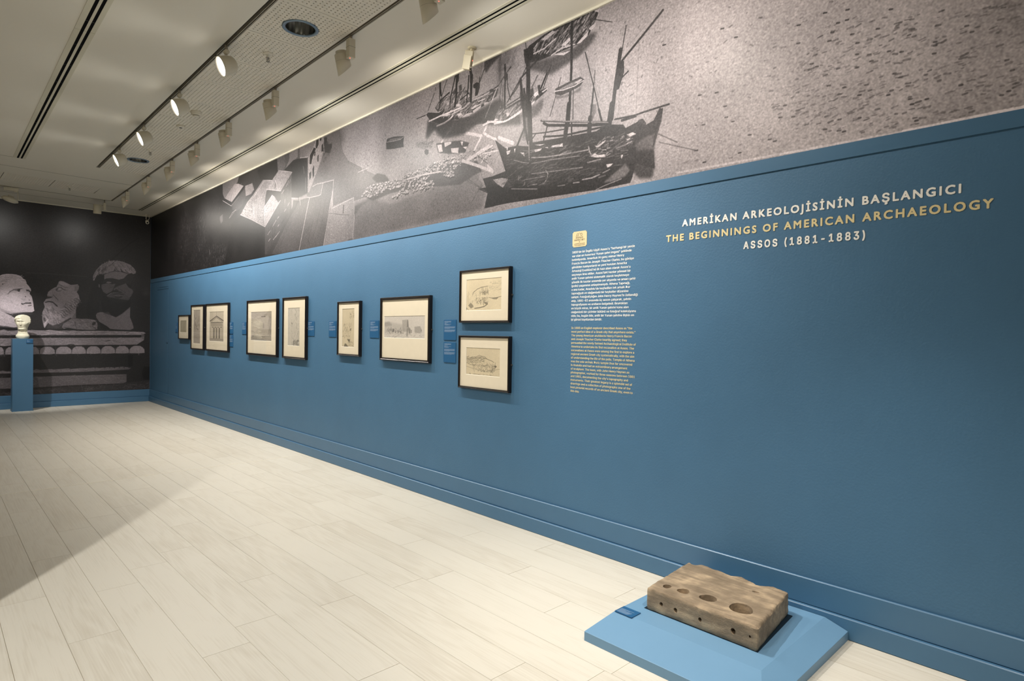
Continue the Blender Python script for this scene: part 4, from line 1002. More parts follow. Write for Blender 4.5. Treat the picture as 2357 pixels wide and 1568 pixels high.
wr = struct(MB().box(W, RY-.2, -.08, W+.2, D+.2, H+.2).build('wall_right', m_wall), 'long gallery wall painted matt blue with pictures and lettering', 'wall')
wf = struct(MB().box(LX-.2, D, -.08, W, D+.2, H+.2).build('wall_far', m_wall), 'far end wall behind the sculpture photograph', 'wall')
m_wallw = mat('gallery_white_paint', (205, 200, 188), .7, .3, var=.02)
struct(MB().box(LX-.2, RY-.2, -.08, LX, D, H+.2).build('wall_left', m_wallw), 'pale side wall of the gallery outside the view', 'wall')
struct(MB().box(LX, RY-.2, -.08, W, RY, H+.2).build('wall_rear', m_wallw), 'pale wall behind the photographer', 'wall')
struct(MB().box(LX, 3.46, 0, -.36, 3.62, H-.001).build('shadow_partition', m_wallw), 'unseen pale partition added to cast the shadow edge on the floor', 'wall')  # unseen, added to block the left floor spot
# skirting: two stepped boards
def skirting(name, pts_fn, label):
    o = struct(pts_fn(0, .106, .022).build(name, m_trim, bevel=.002), label, 'skirting')
    return o
bbr = struct(MB().box(W-.034, RY, 0, W, D-.034, .106).build('baseboard_right', m_trim, bevel=.0045, seg=1), 'blue stepped skirting board along the long right wall', 'skirting')
MB().box(W-.016, RY, .106, W, D-.016, .243).build('upper_board', m_trim, bbr, bevel=.0045, seg=1)
bbf = struct(MB().box(LX, D-.034, 0, W, D, .106).build('baseboard_far', m_trim, bevel=.0045, seg=1), 'blue stepped skirting board under the sculpture photograph', 'skirting')
MB().box(LX, D-.016, .106, W, D, .243).build('upper_board', m_trim, bbf, bevel=.0045, seg=1)
struct(MB().box(W-.007, RY, 2.403, W, D-.006, 2.476).build('trim_1', m_trim), 'raised blue rail under the harbour photograph', 'moulding')
# flush painted service door near the corner
dr = struct(MB().box(W-.0035, 12.85, .246, W, 13.60, 2.235).build('door_1', m_wall, bevel=.0008, seg=1), 'flush blue service door painted like the wall, near the far corner', 'door')
m_gapb = mat('seam_shade_handle_blue', (30, 48, 62), .8, .2)
MB().box(W-.0012, 12.844, .246, W-.0004, 13.606, 2.243).build('door_gap', m_gapb, dr)  # dark sheet behind the leaf stands in for shade in the seam
MB().box(W-.0045, 12.86, 2.283, W, 13.60, 2.290).build('door_header', m_wall, dr)
MB().tube((W-.003, 12.885, 1.21), (W-.014, 12.885, 1.21), .012, 16).build('door_handle', m_gapb, dr)
m_cove = mat('ceiling_edge_paint', (196, 191, 176), .5, .4)
struct(MB().box(W-.018, RY, H-.016, W, D, H+.001).build('trim_2', m_cove), 'narrow white edge strip between ceiling and right wall', 'moulding')
struct(MB().box(LX, D-.018, H-.016, W-.018, D, H+.001).build('trim_3', m_cove), 'narrow white edge strip between ceiling and far wall', 'moulding')

# ------------------------------------------------------------------ murals
mur = Print(-14.13, 3.2, 2.474, 3.74, 420, 150)
for o in OPS: getattr(mur, o[0])(*o[1:])
# print tone darker towards the shore, also lowered or raised against the lamp light
_y = -(np.arange(mur.w)/mur.ppm+mur.u0)
mur.a *= np.interp(_y, [0.5, 1.4, 2.6, 4.2, 9, 12], [1.14, 1.12, .90, .60, .60, .78])[None, :].astype(np.float32)
im_h = make_image('harbour_print', mur.a, (1, .95, .965), 13, 3, 16)
m_mur = print_mat('harbour_print', im_h, .42, .13, .25, 160)
o = uv_slab('harbour_photograph', m_mur, lambda u, v, d: (W-.0005-.0035*d, 14.108-u*(14.108+3.15), 2.477+v*(3.737-2.477)))
# map exactly: u runs from y=14.13 to y=-3.2 in the image
for l in o.data.uv_layers['UVMap'].data:
    u, v = l.uv; y = 14.108-u*(14.108+3.15); l.uv = ((-y+14.13)/(3.2+14.13), (2.477+v*1.26-2.474)/(3.74-2.474))
tag(o, 'wide sepia photograph of boats, jetty and stone houses along the top of the right wall', 'wall photograph')
fp = Print(-2.2, 3.35, 0.243, 3.74, 300, 34)
for q in FOPS: getattr(fp, q[0])(*q[1:])
im_f = make_image('sculpture_print', fp.a, (1, .935, .975), 8, 9, 12)
m_fp = print_mat('sculpture_print', im_f, .4, .5, .3, 140)
o = uv_slab('sculpture_photograph', m_fp, lambda u, v, d: (-2.2+u*(3.336+2.2), D-.0005-.0035*d, .2435+v*(3.737-.2435)))
for l in o.data.uv_layers['UVMap'].data:
    u, v = l.uv; l.uv = (u*(3.336+2.2)/(3.35+2.2), (v*(3.737-.2435)+.0005)/(3.74-.243))
tag(o, 'dark photograph of three ancient marble heads on a carved cornice covering the far wall', 'wall photograph')

# ------------------------------------------------------------------ ceiling
def CK(x, y):
    s = max(0.0, min(1.0, (y-10.6)/1.2))
    return x+.009*(y-4), y+.045*(x-1.5)*s
XP0, XP1 = 1.745, 2.330
voids = [(.803, .935, RY, 10.58), (1.700, XP1, RY, 10.37), (XP1, 2.362, RY, 12.90), (2.872, 2.972, RY, 13.46),
         (LX, .803, 10.568, 10.582), (LX, 2.331, 11.22, 11.236), (LX, 2.362, 12.868, 12.90), (LX, 2.90, 13.445, 13.465), (-.45, 2.01, 11.76, 12.40)]
xs = sorted({LX-.1, W}|{v for q in voids for v in q[:2]}); ys = sorted({RY-.1, D}|{v for q in voids for v in q[2:]}|{10.6, 11.8, 11.0})
def solid(xm, ym): return not any(a < xm < b and c < ym < d for a, b, c, d in voids)
cb = MB(); DEP = .05
sol = [[solid((xs[i]+xs[i+1])/2, (ys[j]+ys[j+1])/2) for j in range(len(ys)-1)] for i in range(len(xs)-1)]
def cq(*pts):
    b = len(cb.v)
    for x, y, z in pts:
        X, Y = CK(x, y); X = min(X, W) if x < W else W; cb.v.append((X, min(Y, D), z))
    cb.f.append((b, b+1, b+2, b+3)); cb.sm.append(False)
for i in range(len(xs)-1):
    for j in range(len(ys)-1):
        x0, x1, y0, y1 = xs[i], xs[i+1], ys[j], ys[j+1]
        if sol[i][j]:
            cq((x0, y0, H), (x0, y1, H), (x1, y1, H), (x1, y0, H))
            if i+1 < len(sol) and not sol[i+1][j]: cq((x1, y0, H), (x1, y1, H), (x1, y1, H+DEP), (x1, y0, H+DEP))
            if i > 0 and not sol[i-1][j]: cq((x0, y1, H), (x0, y0, H), (x0, y0, H+DEP), (x0, y1, H+DEP))
            if j+1 < len(sol[0]) and not sol[i][j+1]: cq((x0, y1, H), (x0, y1, H+DEP), (x1, y1, H+DEP), (x1, y1, H))
            if j > 0 and not sol[i][j-1]: cq((x0, y0, H), (x1, y0, H), (x1, y0, H+DEP), (x0, y0, H+DEP))
ce = struct(cb.build('ceiling', m_ceil), 'smooth off-white gallery ceiling with recessed grooves', 'ceiling')
MB().box(LX, RY, H+.30, W, D, H+.34).build('ceiling_void', m_void, ce)
MB().box(LX, RY, H+DEP-.002, 1.72, D, H+DEP+.01).build('groove_backing', m_void, ce)
MB().box(2.37, RY, H+DEP-.002, W, D, H+DEP+.01).build('groove_backing', m_void, ce)
for (xa, xb, ya, yb) in ((LX, .803, 10.568, 10.582), (LX, 2.331, 11.22, 11.236), (LX, 2.90, 13.445, 13.465), (LX, 2.33, 12.868, 12.8775)):
    mb = MB(); mb.v = [(*CK(x, y), z) for z in (H+.001, H+.02) for x, y in ((xa, ya), (xb, ya), (xb, yb), (xa, yb))]
    mb.f = [(3, 2, 1, 0), (4, 5, 6, 7), (0, 1, 5, 4), (1, 2, 6, 5), (2, 3, 7, 6), (3, 0, 4, 7)]; mb.sm = [False]*6; mb.build('groove_shade_strip', m_gap, ce)  # dark strip fills each groove in place of its shade
# perforated boards with real holes
def perf_mesh(name, sx, sy, nx, ny, px, py, r, th=.012, skip=None):
    v = []; f = []
    hx, hy = sx/2, sy/2; gx, gy = px*nx/2, py*ny/2
    def q(a, b, c, d): f.append((a, b, c, d))
    for i in range(nx):
        for j in range(ny):
            cx, cy = -gx+px*(i+.5), -gy+py*(j+.5); b = len(v)
            sq = [(cx+px/2, cy), (cx+px/2, cy+py/2), (cx, cy+py/2), (cx-px/2, cy+py/2), (cx-px/2, cy), (cx-px/2, cy-py/2), (cx, cy-py/2), (cx+px/2, cy-py/2)]
            if skip and skip(cx, cy): continue
            v += [(a, c, 0) for a, c in sq]
            v += [(cx+r*math.cos(k*math.pi/4), cy+r*math.sin(k*math.pi/4), 0) for k in range(8)]
            v += [(cx+r*math.cos(k*math.pi/4), cy+r*math.sin(k*math.pi/4), th) for k in range(8)]
            for k in range(8):
                l = (k+1) % 8; q(b+k, b+8+k, b+8+l, b+l); q(b+8+k, b+16+k, b+16+l, b+8+l)
    for (x0, y0, x1, y1) in ((-hx, -hy, hx, -gy), (-hx, gy, hx, hy), (-hx, -gy, -gx, gy), (gx, -gy, hx, gy)):
        b = len(v); v += [(x0, y0, 0), (x0, y1, 0), (x1, y1, 0), (x1, y0, 0)]; f.append((b, b+1, b+2, b+3))
    b = len(v); v += [(-hx, -hy, 0), (hx, -hy, 0), (hx, hy, 0), (-hx, hy, 0), (-hx, -hy, th), (hx, -hy, th), (hx, hy, th), (-hx, hy, th)]
    for k in range(4): l = (k+1) % 4; q(b+k, b+l, b+4+l, b+4+k)
    me = bpy.data.meshes.new(name); me.from_pydata(v, [], f); me.update(); me.materials.append(m_perf); return me
PY = .625; y0p = 4.12
pm = perf_mesh('perforated_panel', XP1-XP0-.004, PY-.004, 17, 17, .0325, .0337, .0058)
DL = [(2.029, 4.44), (2.088, 9.50)]
pmf = perf_mesh('perforated_panel', XP1-XP0-.004, PY-.004, 17, 17, .0325, .0337, .0068)
for k in range(-11, 10):
    yc = y0p+PY*(k+.5); X, Y = CK((XP0+XP1)/2, yc)
    near = [d for d in DL if abs(d[1]-yc) < PY/2]
    me = pm if k < 4 else pmf
    if near:
        dx, dy = near[0][0]-X, near[0][1]-Y
        me = perf_mesh('perforated_panel', XP1-XP0-.004, PY-.004, 17, 17, .0325, .0337, .0058 if k < 4 else .0068, skip=lambda a, b: math.hypot(a-dx, b-dy) < .118)
    o = bpy.data.objects.new('perforated_panel', me); COL.objects.link(o); o.parent = ce; o.location = (X, Y, H+.001); o.rotation_euler = (0, 0, -.009)
pm2 = perf_mesh('perforated_panel', .606, .632, 17, 17, .0325, .0337, .0074)
for k in range(4):
    xc = 1.70-.615*k; X, Y = CK(xc, 12.08)
    o = bpy.data.objects.new('perforated_panel', pm2); COL.objects.link(o); o.parent = ce; o.location = (X, Y, H+.001); o.rotation_euler = (0, 0, .02)
# linear air diffusers: bands between two black slots
def skew(mb):
    mb.v = [(*CK(x, y), z) for x, y, z in mb.v]; return mb
def diffuser(bands, segs, label, name='slot_diffuser'):
    t = empty(name, (*CK(bands[1][0], segs[0][0]), H), label, 'air diffuser')
    inv = Vector(t.location)
    for (a, b) in segs:
        mb = MB()
        for (x0, x1) in bands: mb.box(x0, a+.002, H-.003, x1, b-.002, H+.02)
        skew(mb); mb.v = [(x-inv.x, y-inv.y, z-inv.z) for x, y, z in mb.v]; mb.build('frame_section', m_diff, t)
    mb = skew(MB().box(bands[0][1], segs[0][0], H-.0012, bands[-1][0], segs[-1][1], H+.04)); mb.v = [(x-inv.x, y-inv.y, z-inv.z) for x, y, z in mb.v]
    mb.build('slot_shade_insert', m_void, t)  # black insert almost flush, standing in for shade inside the slots
    mb = MB(); y = segs[0][0]+.3
    while y < segs[-1][1]-.1:
        for i in range(len(bands)-1): mb.box(bands[i][1], y, H-.002, bands[i+1][0], y+.006, H-.0013)
        y += .52
    skew(mb); mb.v = [(x-inv.x, y-inv.y, z-inv.z) for x, y, z in mb.v]; tag(mb.build('slot_bridge', m_dark, t), kind='stuff')
    return t
diffuser([(.803, .842), (.864, .882), (.903, .935)], [(1.0, 3.55), (3.55, 5.66), (5.66, 7.79), (7.79, 10.14), (10.14, 10.58)], 'two-slot linear air diffuser in the left part of the ceiling')
diffuser([(2.872, 2.895), (2.914, 2.935), (2.952, 2.972)], [(0.5, 3.4), (3.4, 5.9), (5.9, 8.4), (8.4, 10.9), (10.9, 13.46)], 'long two-slot linear air diffuser beside the right wall')
def track(pts, label, wdt=.018, z=H-.002):
    (xa, ya), (xb, yb) = pts; t = empty('lighting_track', (*CK(xa, ya), H), label, 'lighting track'); inv = Vector(t.location)
    al = abs(yb-ya) > abs(xb-xa)
    def seg(off0, off1, z0, z1):
        mb = MB()
        if al: mb.box(xa+off0, ya, z0, xa+off1, yb, z1)
        else: mb.box(xa, ya+off0, z0, xb, ya+off1, z1)
        skew(mb); mb.v = [(x-inv.x, y-inv.y, zz-inv.z) for x, y, zz in mb.v]; return mb
    a = seg(-wdt/2, -wdt*.22, z, z+.03); b = seg(wdt*.22, wdt/2, z, z+.03); n = len(a.v); a.v += b.v; a.f += [tuple(n+i for i in q) for q in b.f]; a.sm += b.sm
    a.build('track_rail', m_track, t); seg(-wdt*.22, wdt*.22, z+.014, z+.018).build('conductor_slot', m_dark, t); return t
track([(1.7335, -1.0), (1.7335, 10.36)], 'lighting track left of the perforated boards, carrying the lit floodlights')
track([(2.349, -1.0), (2.349, 12.86)], 'lighting track right of the perforated boards, carrying the wall spotlights', .016)
track([(-3.0, 12.885), (2.33, 12.885)], 'lighting track across the ceiling in front of the far wall', .014)

# ------------------------------------------------------------------ lamps on the right track
def wall_spot(lit):
    # origin: track point on the ceiling; head hangs beside its driver box
    t = empty('track_spotlight', (0, 0, 0))
    MB().lathe([(.012, -.03), (.012, -.003)], 12).build('stem', m_track, t)
    MB().box(-.026, -.026, -.175, .026, .026, -.03).build('driver_box', m_lampw, t, bevel=.003)
    MB().box(-.0265, -.0265, -.093, .0265, .0265, -.0915).build('box_seam', m_dark, t)
    MB().lathe([(.004, -.1765), (.004, -.1745)], 8, Matrix.Translation((-.008, -.005, 0))).build('indicator_light', m_led, t)
    MB().tube((-.005, .02, -.125), (-.012, .06, -.125), .012).build('pivot', m_lampw, t)
    # head: cylinder with a long visor on the room side, cut open towards the wall
    R = .056; mt = Matrix.Translation((-.02, .10, -.13)) @ Matrix.Rotation(math.radians(-14), 4, 'Y')
    def cut(p):
        if p.z < -.05:
            lim = -.11+.71*p.x   # room side (-x) hangs lower
            p = Vector((p.x, p.y, -.05+(p.z+.05)*(lim+.05)/(-.11)))
        return p
    hd = MB().lathe([(.0, .035), (.04, .035), (.043, .032), (.043, .012), (R-.002, .01), (R, .006), (R, -.05), (R*1.04, -.16), (R, -.16), (R-.005, -.05), (R-.006, -.03), (0, -.03)], 28, mt, cap=False, cut=cut).build('lamp_head', m_lampw, t)
    MB().lathe([(0, -.036), (R-.008, -.036), (R-.008, -.031)], 20, mt, cap=False).build('lamp_lens', lit, hd)
    MB().lathe([(R+.0006, -.042), (R+.0006, -.0405)], 28, mt, cap=False).build('head_seam', m_track, hd)
    return t
m_lensb = mat('spot_lens_glow', (255, 240, 220), .3, .5, emit=(1.0, .86, .68), es=14)
proto = wall_spot(m_lensb)
names = ['nearest wall spotlight, outside the top edge of the picture', 'second wall spotlight beyond the top edge of the picture', 'cream spotlight cut by the top edge of the picture, bright line under its hood', 'large cream spotlight hanging above the smoke-dark boats, nearest whole one on the right track',
         'cream spotlight on the right track, second whole one from the front', 'cream spotlight on the right track beside the smoke detector', 'cream spotlight on the right track, level with the smaller floodlights', 'cream spotlight on the right track near the far downlight',
         'cream spotlight on the right track with a glowing rim, next to last', 'farthest cream spotlight on the right track, close to the corner']
WG = 'spotlights on the right lighting track'
for i, (y, pw, aim) in enumerate(B_LAMPS):
    X = 2.349+.009*(y-4); o = proto if i == 0 else copy_thing(proto, (0, 0, 0), '')
    o.location = (X, y, H); tag(o, names[i], 'spotlight', WG)
    lp = (X+.012, y+.10, H-.238)
    spot_light('track_spot_light', lp, aim or (W, y+.10, 2.3), pw, 177 if aim is None else 70, 1.0, .035, WARM if i % 2 else NEUT)
# the brick lamp also spills on the wall beside it
spot_light('track_spot_light', (2.365, 3.24, H-.238), (W, 3.2, 2.3), 85, 177, 1.0, .035, NEUT)

# ------------------------------------------------------------------ lit floodlights on the left track
axA = Vector((-.90, .05, -.42)).normalized()
def flood():
    t = empty('track_floodlight', (0, 0, 0))
    MB().lathe([(.013, -.045), (.013, -.003)], 12).build('stem', m_track, t)
    MB().lathe([(.012, -.02), (.02, -.015), (.02, .015), (.012, .02)], 14, Matrix.Translation((.002, 0, -.055)) @ Matrix.Rotation(math.pi/2, 4, 'X')).build('swivel_joint', m_lampw, t)
    c = Vector((-.035, .02, -.175)); q = axA.to_track_quat('Z', 'Y').to_matrix().to_4x4(); mt = Matrix.Translation(c) @ q
    hd = MB().lathe([(0, -.125), (.045, -.12), (.062, -.105), (.071, -.075), (.078, -.01), (.080, 0), (.074, .001), (.072, -.02), (.03, -.07), (0, -.07)], 32, mt, cap=False).build('lamp_bell', m_lampw, t)
    MB().lathe([(0, -.008), (.070, -.008), (.071, -.012)], 28, mt, cap=False).build('lamp_lens', m_lens, hd)
    MB().box(-.006, .078, -.012, .006, .088, .008)
    k = MB().lathe([(.006, 0), (.006, .012)], 8, mt @ Matrix.Translation((0, .083, -.01))); k.build('rim_clip', m_dark, hd)
    return t
pf = flood()
fn = ['largest lit floodlight on the left track, nearest the camera', 'second lit floodlight from the front on the left track, left of the smoke detector', 'third lit floodlight from the front on the left track', 'farthest lit floodlight on the left track, beside the far downlight']
for i, y in enumerate(A_LAMPS):
    X = 1.722+.009*(y-4); o = pf if i == 0 else copy_thing(pf, (0, 0, 0), '')
    o.location = (X, y, H); tag(o, fn[i], 'floodlight', 'lit floodlights on the left lighting track')
    c = Vector((X-.035, y+.02, H-.175))+axA*.012
    spot_light('track_flood_light', c, c+axA, A_POWER, 112, .9, .06, COOL)

# ------------------------------------------------------------------ ceiling fittings
def downlight(loc, label):
    t = empty('recessed_downlight', loc, label, 'downlight', 'round downlights in the perforated boards')
    MB().lathe([(.131, .002), (.131, -.004), (.120, -.007), (.106, -.004), (.106, .002)], 40, cap=False).build('rim', m_rim, t)
    v = MB(); n = 48
    for r, z in [(.106, 0), (.104, .06), (.098, .13), (.08, .17)]:
        for i in range(n):
            a = 2*math.pi*i/n; k = r*(1+.03*math.cos(a*12)*(z > 0)*(z < .16)); v.v.append((k*math.cos(a), k*math.sin(a), z))
    for k in range(3):
        for i in range(n): j = (i+1) % n; v.f.append((k*n+i, (k+1)*n+i, (k+1)*n+j, k*n+j)); v.sm.append(True)
    v.f.append(tuple(3*n+i for i in range(n))); v.sm.append(False)
    rf = v.build('reflector', m_chrome, t)
    MB().lathe([(0, .05), (.018, .055), (.02, .08), (.02, .16)], 16, cap=False).build('lamp_tube', m_white, rf)
    return t
downlight((DL[0][0], DL[0][1], H), 'large round downlight, rim coloured with the blue wall reflection, with chrome reflector, near the camera')
downlight((DL[1][0], DL[1][1], H), 'small far round downlight beside the last floodlight')
def sprinkler(loc, label):
    t = empty('sprinkler_head', loc, label, 'sprinkler', 'ceiling sprinklers')
    MB().lathe([(.042, .002), (.042, -.002), (.03, -.008), (.012, -.012), (.012, -.03), (0, -.03)], 20, cap=False).build('escutcheon', m_white, t)
    mb = MB(); mb.tube((.012, 0, -.026), (.014, 0, -.05), .0025, 6); mb.tube((-.012, 0, -.026), (-.014, 0, -.05), .0025, 6); mb.tube((.014, 0, -.05), (0, 0, -.062), .0025, 6); mb.tube((-.014, 0, -.05), (0, 0, -.062), .0025, 6)
    mb.build('yoke', m_metal, t)
    MB().lathe([(.004, -.05), (.004, -.03)], 8).build('glass_bulb', m_dark, t)
    MB().lathe([(.003, -.062), (.015, -.063), (.015, -.065), (0, -.065)], 14, cap=False).build('deflector', m_metal, t)
sprinkler((2.031, 5.04, H), 'sprinkler between the large downlight and the first floodlight')
sprinkler((2.074, 8.825, H), 'sprinkler just in front of the small far downlight')
sprinkler((1.698, 12.10, H), 'sprinkler in the perforated boards by the far wall')
t = empty('smoke_detector', (2.05, 6.93, H), 'round white smoke detector on the perforated boards', 'smoke detector')
MB().lathe([(.056, .002), (.056, -.014), (.052, -.018), (.05, -.018)], 32, cap=False).build('base_ring', m_white, t)
MB().lathe([(.05, -.018), (.048, -.032), (.03, -.036), (.03, -.044), (.022, -.05), (0, -.05)], 32, cap=False).build('sensor_housing', m_white, t)
MB().lathe([(.0305, -.040), (.0305, -.037)], 24, cap=False).build('vent_gap', m_dark, t)
t = empty('ceiling_sensor', (2.068, 7.53, H), 'small flat white ceiling sensor beyond the smoke detector', 'sensor')
MB().lathe([(.045, .002), (.045, -.01), (.036, -.02), (.016, -.022)], 28, cap=False).build('housing', m_white, t)
MB().lathe([(.016, -.0215), (.012, -.016), (0, -.015)], 20, cap=False).build('sensor_lens', m_dark, t)
# alarm sensor near the wall
m_sens = mat('sensor_cream_plastic', (176, 166, 140), .45, .4, var=.02)
t = empty('motion_sensor', (3.13, 3.76, H), 'cream wall-angle motion sensor with red light on the ceiling above the boats', 'motion sensor')
MB().lathe([(.035, .001), (.035, -.008), (.02, -.012), (0, -.012)], 20, cap=False).build('ceiling_mount', m_sens, t)
MB().box(-.012, -.01, -.06, .012, .01, -.01).build('bracket_arm', m_sens, t, bevel=.003)
mt = Matrix.Translation((-.03, .0, -.085)) @ Matrix.Rotation(math.radians(38), 4, 'Z') @ Matrix.Rotation(math.radians(-14), 4, 'Y') @ Matrix.Rotation(math.radians(12), 4, 'X')
hb = MB().box(-.022, -.032, -.065, .022, .032, .05); hb.v = [tuple(mt @ Vector(v)) for v in hb.v]; hs = hb.build('sensor_housing', m_sens, t, bevel=.006)
hb = MB().box(-.052, -.030, -.095, -.044, .030, .01); hb.v = [tuple(mt @ Vector(v)) for v in hb.v]; hb.build('side_flap', m_sens, t, bevel=.002)
hb = MB().box(-.05, -.028, -.095, .01, .028, -.088); hb.v = [tuple(mt @ Vector(v)) for v in hb.v]; hb.build('lower_flap', m_sens, t, bevel=.002)
MB().lathe([(.0035, -.0), (.0035, .003)], 8, mt @ Matrix.Translation((-.006, -.033, -.02)) @ Matrix.Rotation(math.pi/2, 4, 'X')).build('indicator_light', m_led, hs)
MB().lathe([(.0035, -.0), (.0035, .003)], 8, mt @ Matrix.Translation((-.024, -.012, -.02)) @ Matrix.Rotation(-math.pi/2, 4, 'Y')).build('indicator_light', m_led, hs)
# camera in the corner
t = empty('security_camera', (3.23, 13.93, H), 'small white security camera hanging in the far corner', 'camera')
mb = MB(); mb.tube((-.02, 0, 0), (-.022, 0, -.09), .007); mb.tube((.03, 0, 0), (.034, 0, -.07), .005); mb.tube((.034, 0, -.07), (.015, 0, -.115), .005); mb.build('bracket', m_white, t)
cm = MB().tube((.006, .05, -.12), (-.008, -.045, -.165), .03, 18).build('camera_body', m_white, t); MB().tube((-.0078, -.044, -.1645), (-.0085, -.049, -.167), .018, 16).build('camera_lens', m_dark, cm)
MB().lathe([(.02, .001), (.02, -.008), (0, -.008)], 14, Matrix.Translation((-.02, 0, 0)), cap=False).build('mount_plate', m_white, t)
# fittings on the far track
t = empty('cylinder_spotlight', (2.326, 12.93, H), 'white cylinder spotlight hanging in front of the dark far photograph', 'spotlight')
MB().tube((0, 0, -.003), (0, 0, -.05), .01).build('stem', m_track, t)
MB().box(-.02, -.02, -.18, .02, .02, -.05).build('driver_box', m_lampw, t, bevel=.003)
MB().tube((-.02, 0, -.11), (-.05, 0, -.11), .012).build('pivot', m_lampw, t)
MB().lathe([(0, .0), (.056, 0), (.062, -.006), (.062, -.155), (.058, -.165), (.05, -.16), (.045, -.1), (0, -.1)], 28, Matrix.Translation((-.105, 0, -.09)) @ Matrix.Rotation(math.radians(8), 4, 'X'), cap=False).build('lamp_head', m_lampw, t)
t = empty('wall_washer', (1.03, 12.89, H), 'tilted flat floodlight on a bent arm at the far left track', 'floodlight')
MB().box(-.095, -.02, -.062, .095, .02, -.003).build('driver_box', m_lampw, t, bevel=.004)
mb = MB(); mb.tube((.03, -.02, -.066), (.085, -.02, -.072), .009); mb.tube((.085, -.02, -.072), (.088, -.02, -.20), .009); mb.build('arm', m_lampw, t)
mt = Matrix.Translation((-.01, -.02, -.19)) @ Matrix.Rotation(math.radians(17), 4, 'Y')
MB().lathe([(0, .03), (.045, .03), (.045, .015), (.09, .008), (.112, -.012), (.115, -.03), (.08, -.05), (0, -.055)], 32, mt, cap=False).build('lamp_housing', m_lampw, t)
MB().lathe([(.04, .045), (.04, .03)], 24, mt).build('rear_cap', m_lampw, t)
spot_light('far_spot_light', (2.22, 12.9, 3.45), (2.2, D, 2.9), 9, 110, 1.0, .05, NEUT)
spot_light('far_spot_light', (1.0, 12.8, 3.45), (.9, D, 2.6), 14, 120, 1.0, .05, NEUT)

# ------------------------------------------------------------------ text on the wall
FONT = None   # Blender's built-in face for the wide title lines
try: SANS = bpy.data.fonts.load(os.path.join(bpy.utils.system_resource('DATAFILES'), 'fonts', 'Inter.woff2'))
except Exception: SANS = None
WALLM = Matrix(((0, 0, -1, 0), (-1, 0, 0, 0), (0, 1, 0, 0), (0, 0, 0, 1)))   # local x -> -y, local y -> z, normal -> -x
dg = bpy.context.evaluated_depsgraph_get
def text_mesh(s, size=1.0, bold=0.0, track=1.0):
    cu = bpy.data.curves.new('t', 'FONT'); cu.body = s; cu.size = size; cu.space_character = track; cu.resolution_u = 3 if track > 1 else 2; cu.extrude = 0
    if FONT: cu.font = FONT
    o = bpy.data.objects.new('t', cu); COL.objects.link(o); bpy.context.view_layer.update()
    me = bpy.data.meshes.new_from_object(o.evaluated_get(dg())); bpy.data.objects.remove(o); bpy.data.curves.remove(cu)
    n = len(me.vertices); a = np.zeros(n*3, np.float32); me.vertices.foreach_get('co', a)
    return a.reshape(-1, 3), [tuple(p.vertices) for p in me.polygons], me
def text_obj(name, lines, m, mtx, parent=None, split=False):
    # lines: (string, x, y, width or (x scale,), cap height, stroke weight, tracking, tilt); weight is gained by overlaid shifted outlines
    V = []; Fc = []; root = None
    def flush(nm, par, ml):
        me = bpy.data.meshes.new(nm); me.from_pydata(V, [], Fc); me.update(); me.materials.append(m)
        o = bpy.data.objects.new(nm, me); COL.objects.link(o)
        if par is not None: o.parent = par
        o.matrix_local = ml; V.clear(); Fc.clear(); return o
    def add(a, f, x, y, sx, sc, x0, rot, bold):
        ca, sa = math.cos(rot), math.sin(rot); w = bold*sc*CAPH
        offs = [(0, 0)] if not bold else ([(w, 0), (-w, 0)] if bold < .035 else [(w, 0), (-w, 0), (0, w), (0, -w), (w*.7, w*.7), (-w*.7, w*.7), (w*.7, -w*.7), (-w*.7, -w*.7)])
        for k, (ox, oy) in enumerate(offs):
            b = len(V); px = (a[:, 0]-x0)*sx+ox; py = a[:, 1]*sc+oy
            V.extend(zip((x+px*ca-py*sa).tolist(), (y+px*sa+py*ca).tolist(), [k*1.3e-4]*len(a))); Fc.extend(tuple(b+i for i in q) for q in f)
    for (s, x, y, wdt, caph, bold, trk, rot) in lines:
        a, f, me = text_mesh(s, 1.0, 0, trk); bpy.data.meshes.remove(me); sc = caph/CAPH
        sx = wdt[0] if isinstance(wdt, tuple) else wdt/float(a[:, 0].max()-a[:, 0].min()); x0 = float(a[:, 0].min())
        if not split: add(a, f, x, y, sx, sc, x0, rot, bold); continue
        root = empty(name, (0, 0, 0)); root.matrix_world = mtx
        full = s; pos = 0
        for wrd in full.split(' '):
            st = full.index(wrd, pos); pos = st+len(wrd)
            # offset of the word: width of the text before it, measured up to a marker
            aw, fw, me = text_mesh(wrd, 1.0, 0, trk); bpy.data.meshes.remove(me)
            ae, _, me = text_mesh(full[:pos], 1.0, 0, trk); bpy.data.meshes.remove(me)
            dx = float(ae[:, 0].max()-aw[:, 0].max())
            aw = aw.copy(); aw[:, 0] += dx
            add(aw, fw, x, y, sx, sc, x0, rot, bold); flush('word', root, Matrix.Identity(4))
        return root
    return flush(name, parent, mtx)
_a, _f, _m = text_mesh('H'); CAPH = float(_a[:, 1].max()); bpy.data.meshes.remove(_m)
def wm(y, z, d=.0012): m = WALLM.copy(); m.translation = Vector((W-d, y, z)); return m
BO = .058
tag(text_obj('title_lettering', [('AMERİKAN ARKEOLOJİSİNİN BAŞLANGICI', 0, 0, 1.392, .0385, BO, 1.35, -.0072)], m_txtw, wm(1.988, 2.166), split=True), 'white capital lettering AMERİKAN ARKEOLOJİSİNİN BAŞLANGICI, top title line', 'lettering')
tag(text_obj('title_lettering', [('THE BEGINNINGS OF AMERICAN ARCHAEOLOGY', 0, 0, 1.618, .0385, BO, 1.35, -.0043)], m_txtc, wm(2.098, 2.081), split=True), 'cream capital lettering THE BEGINNINGS OF AMERICAN ARCHAEOLOGY, middle title line', 'lettering')
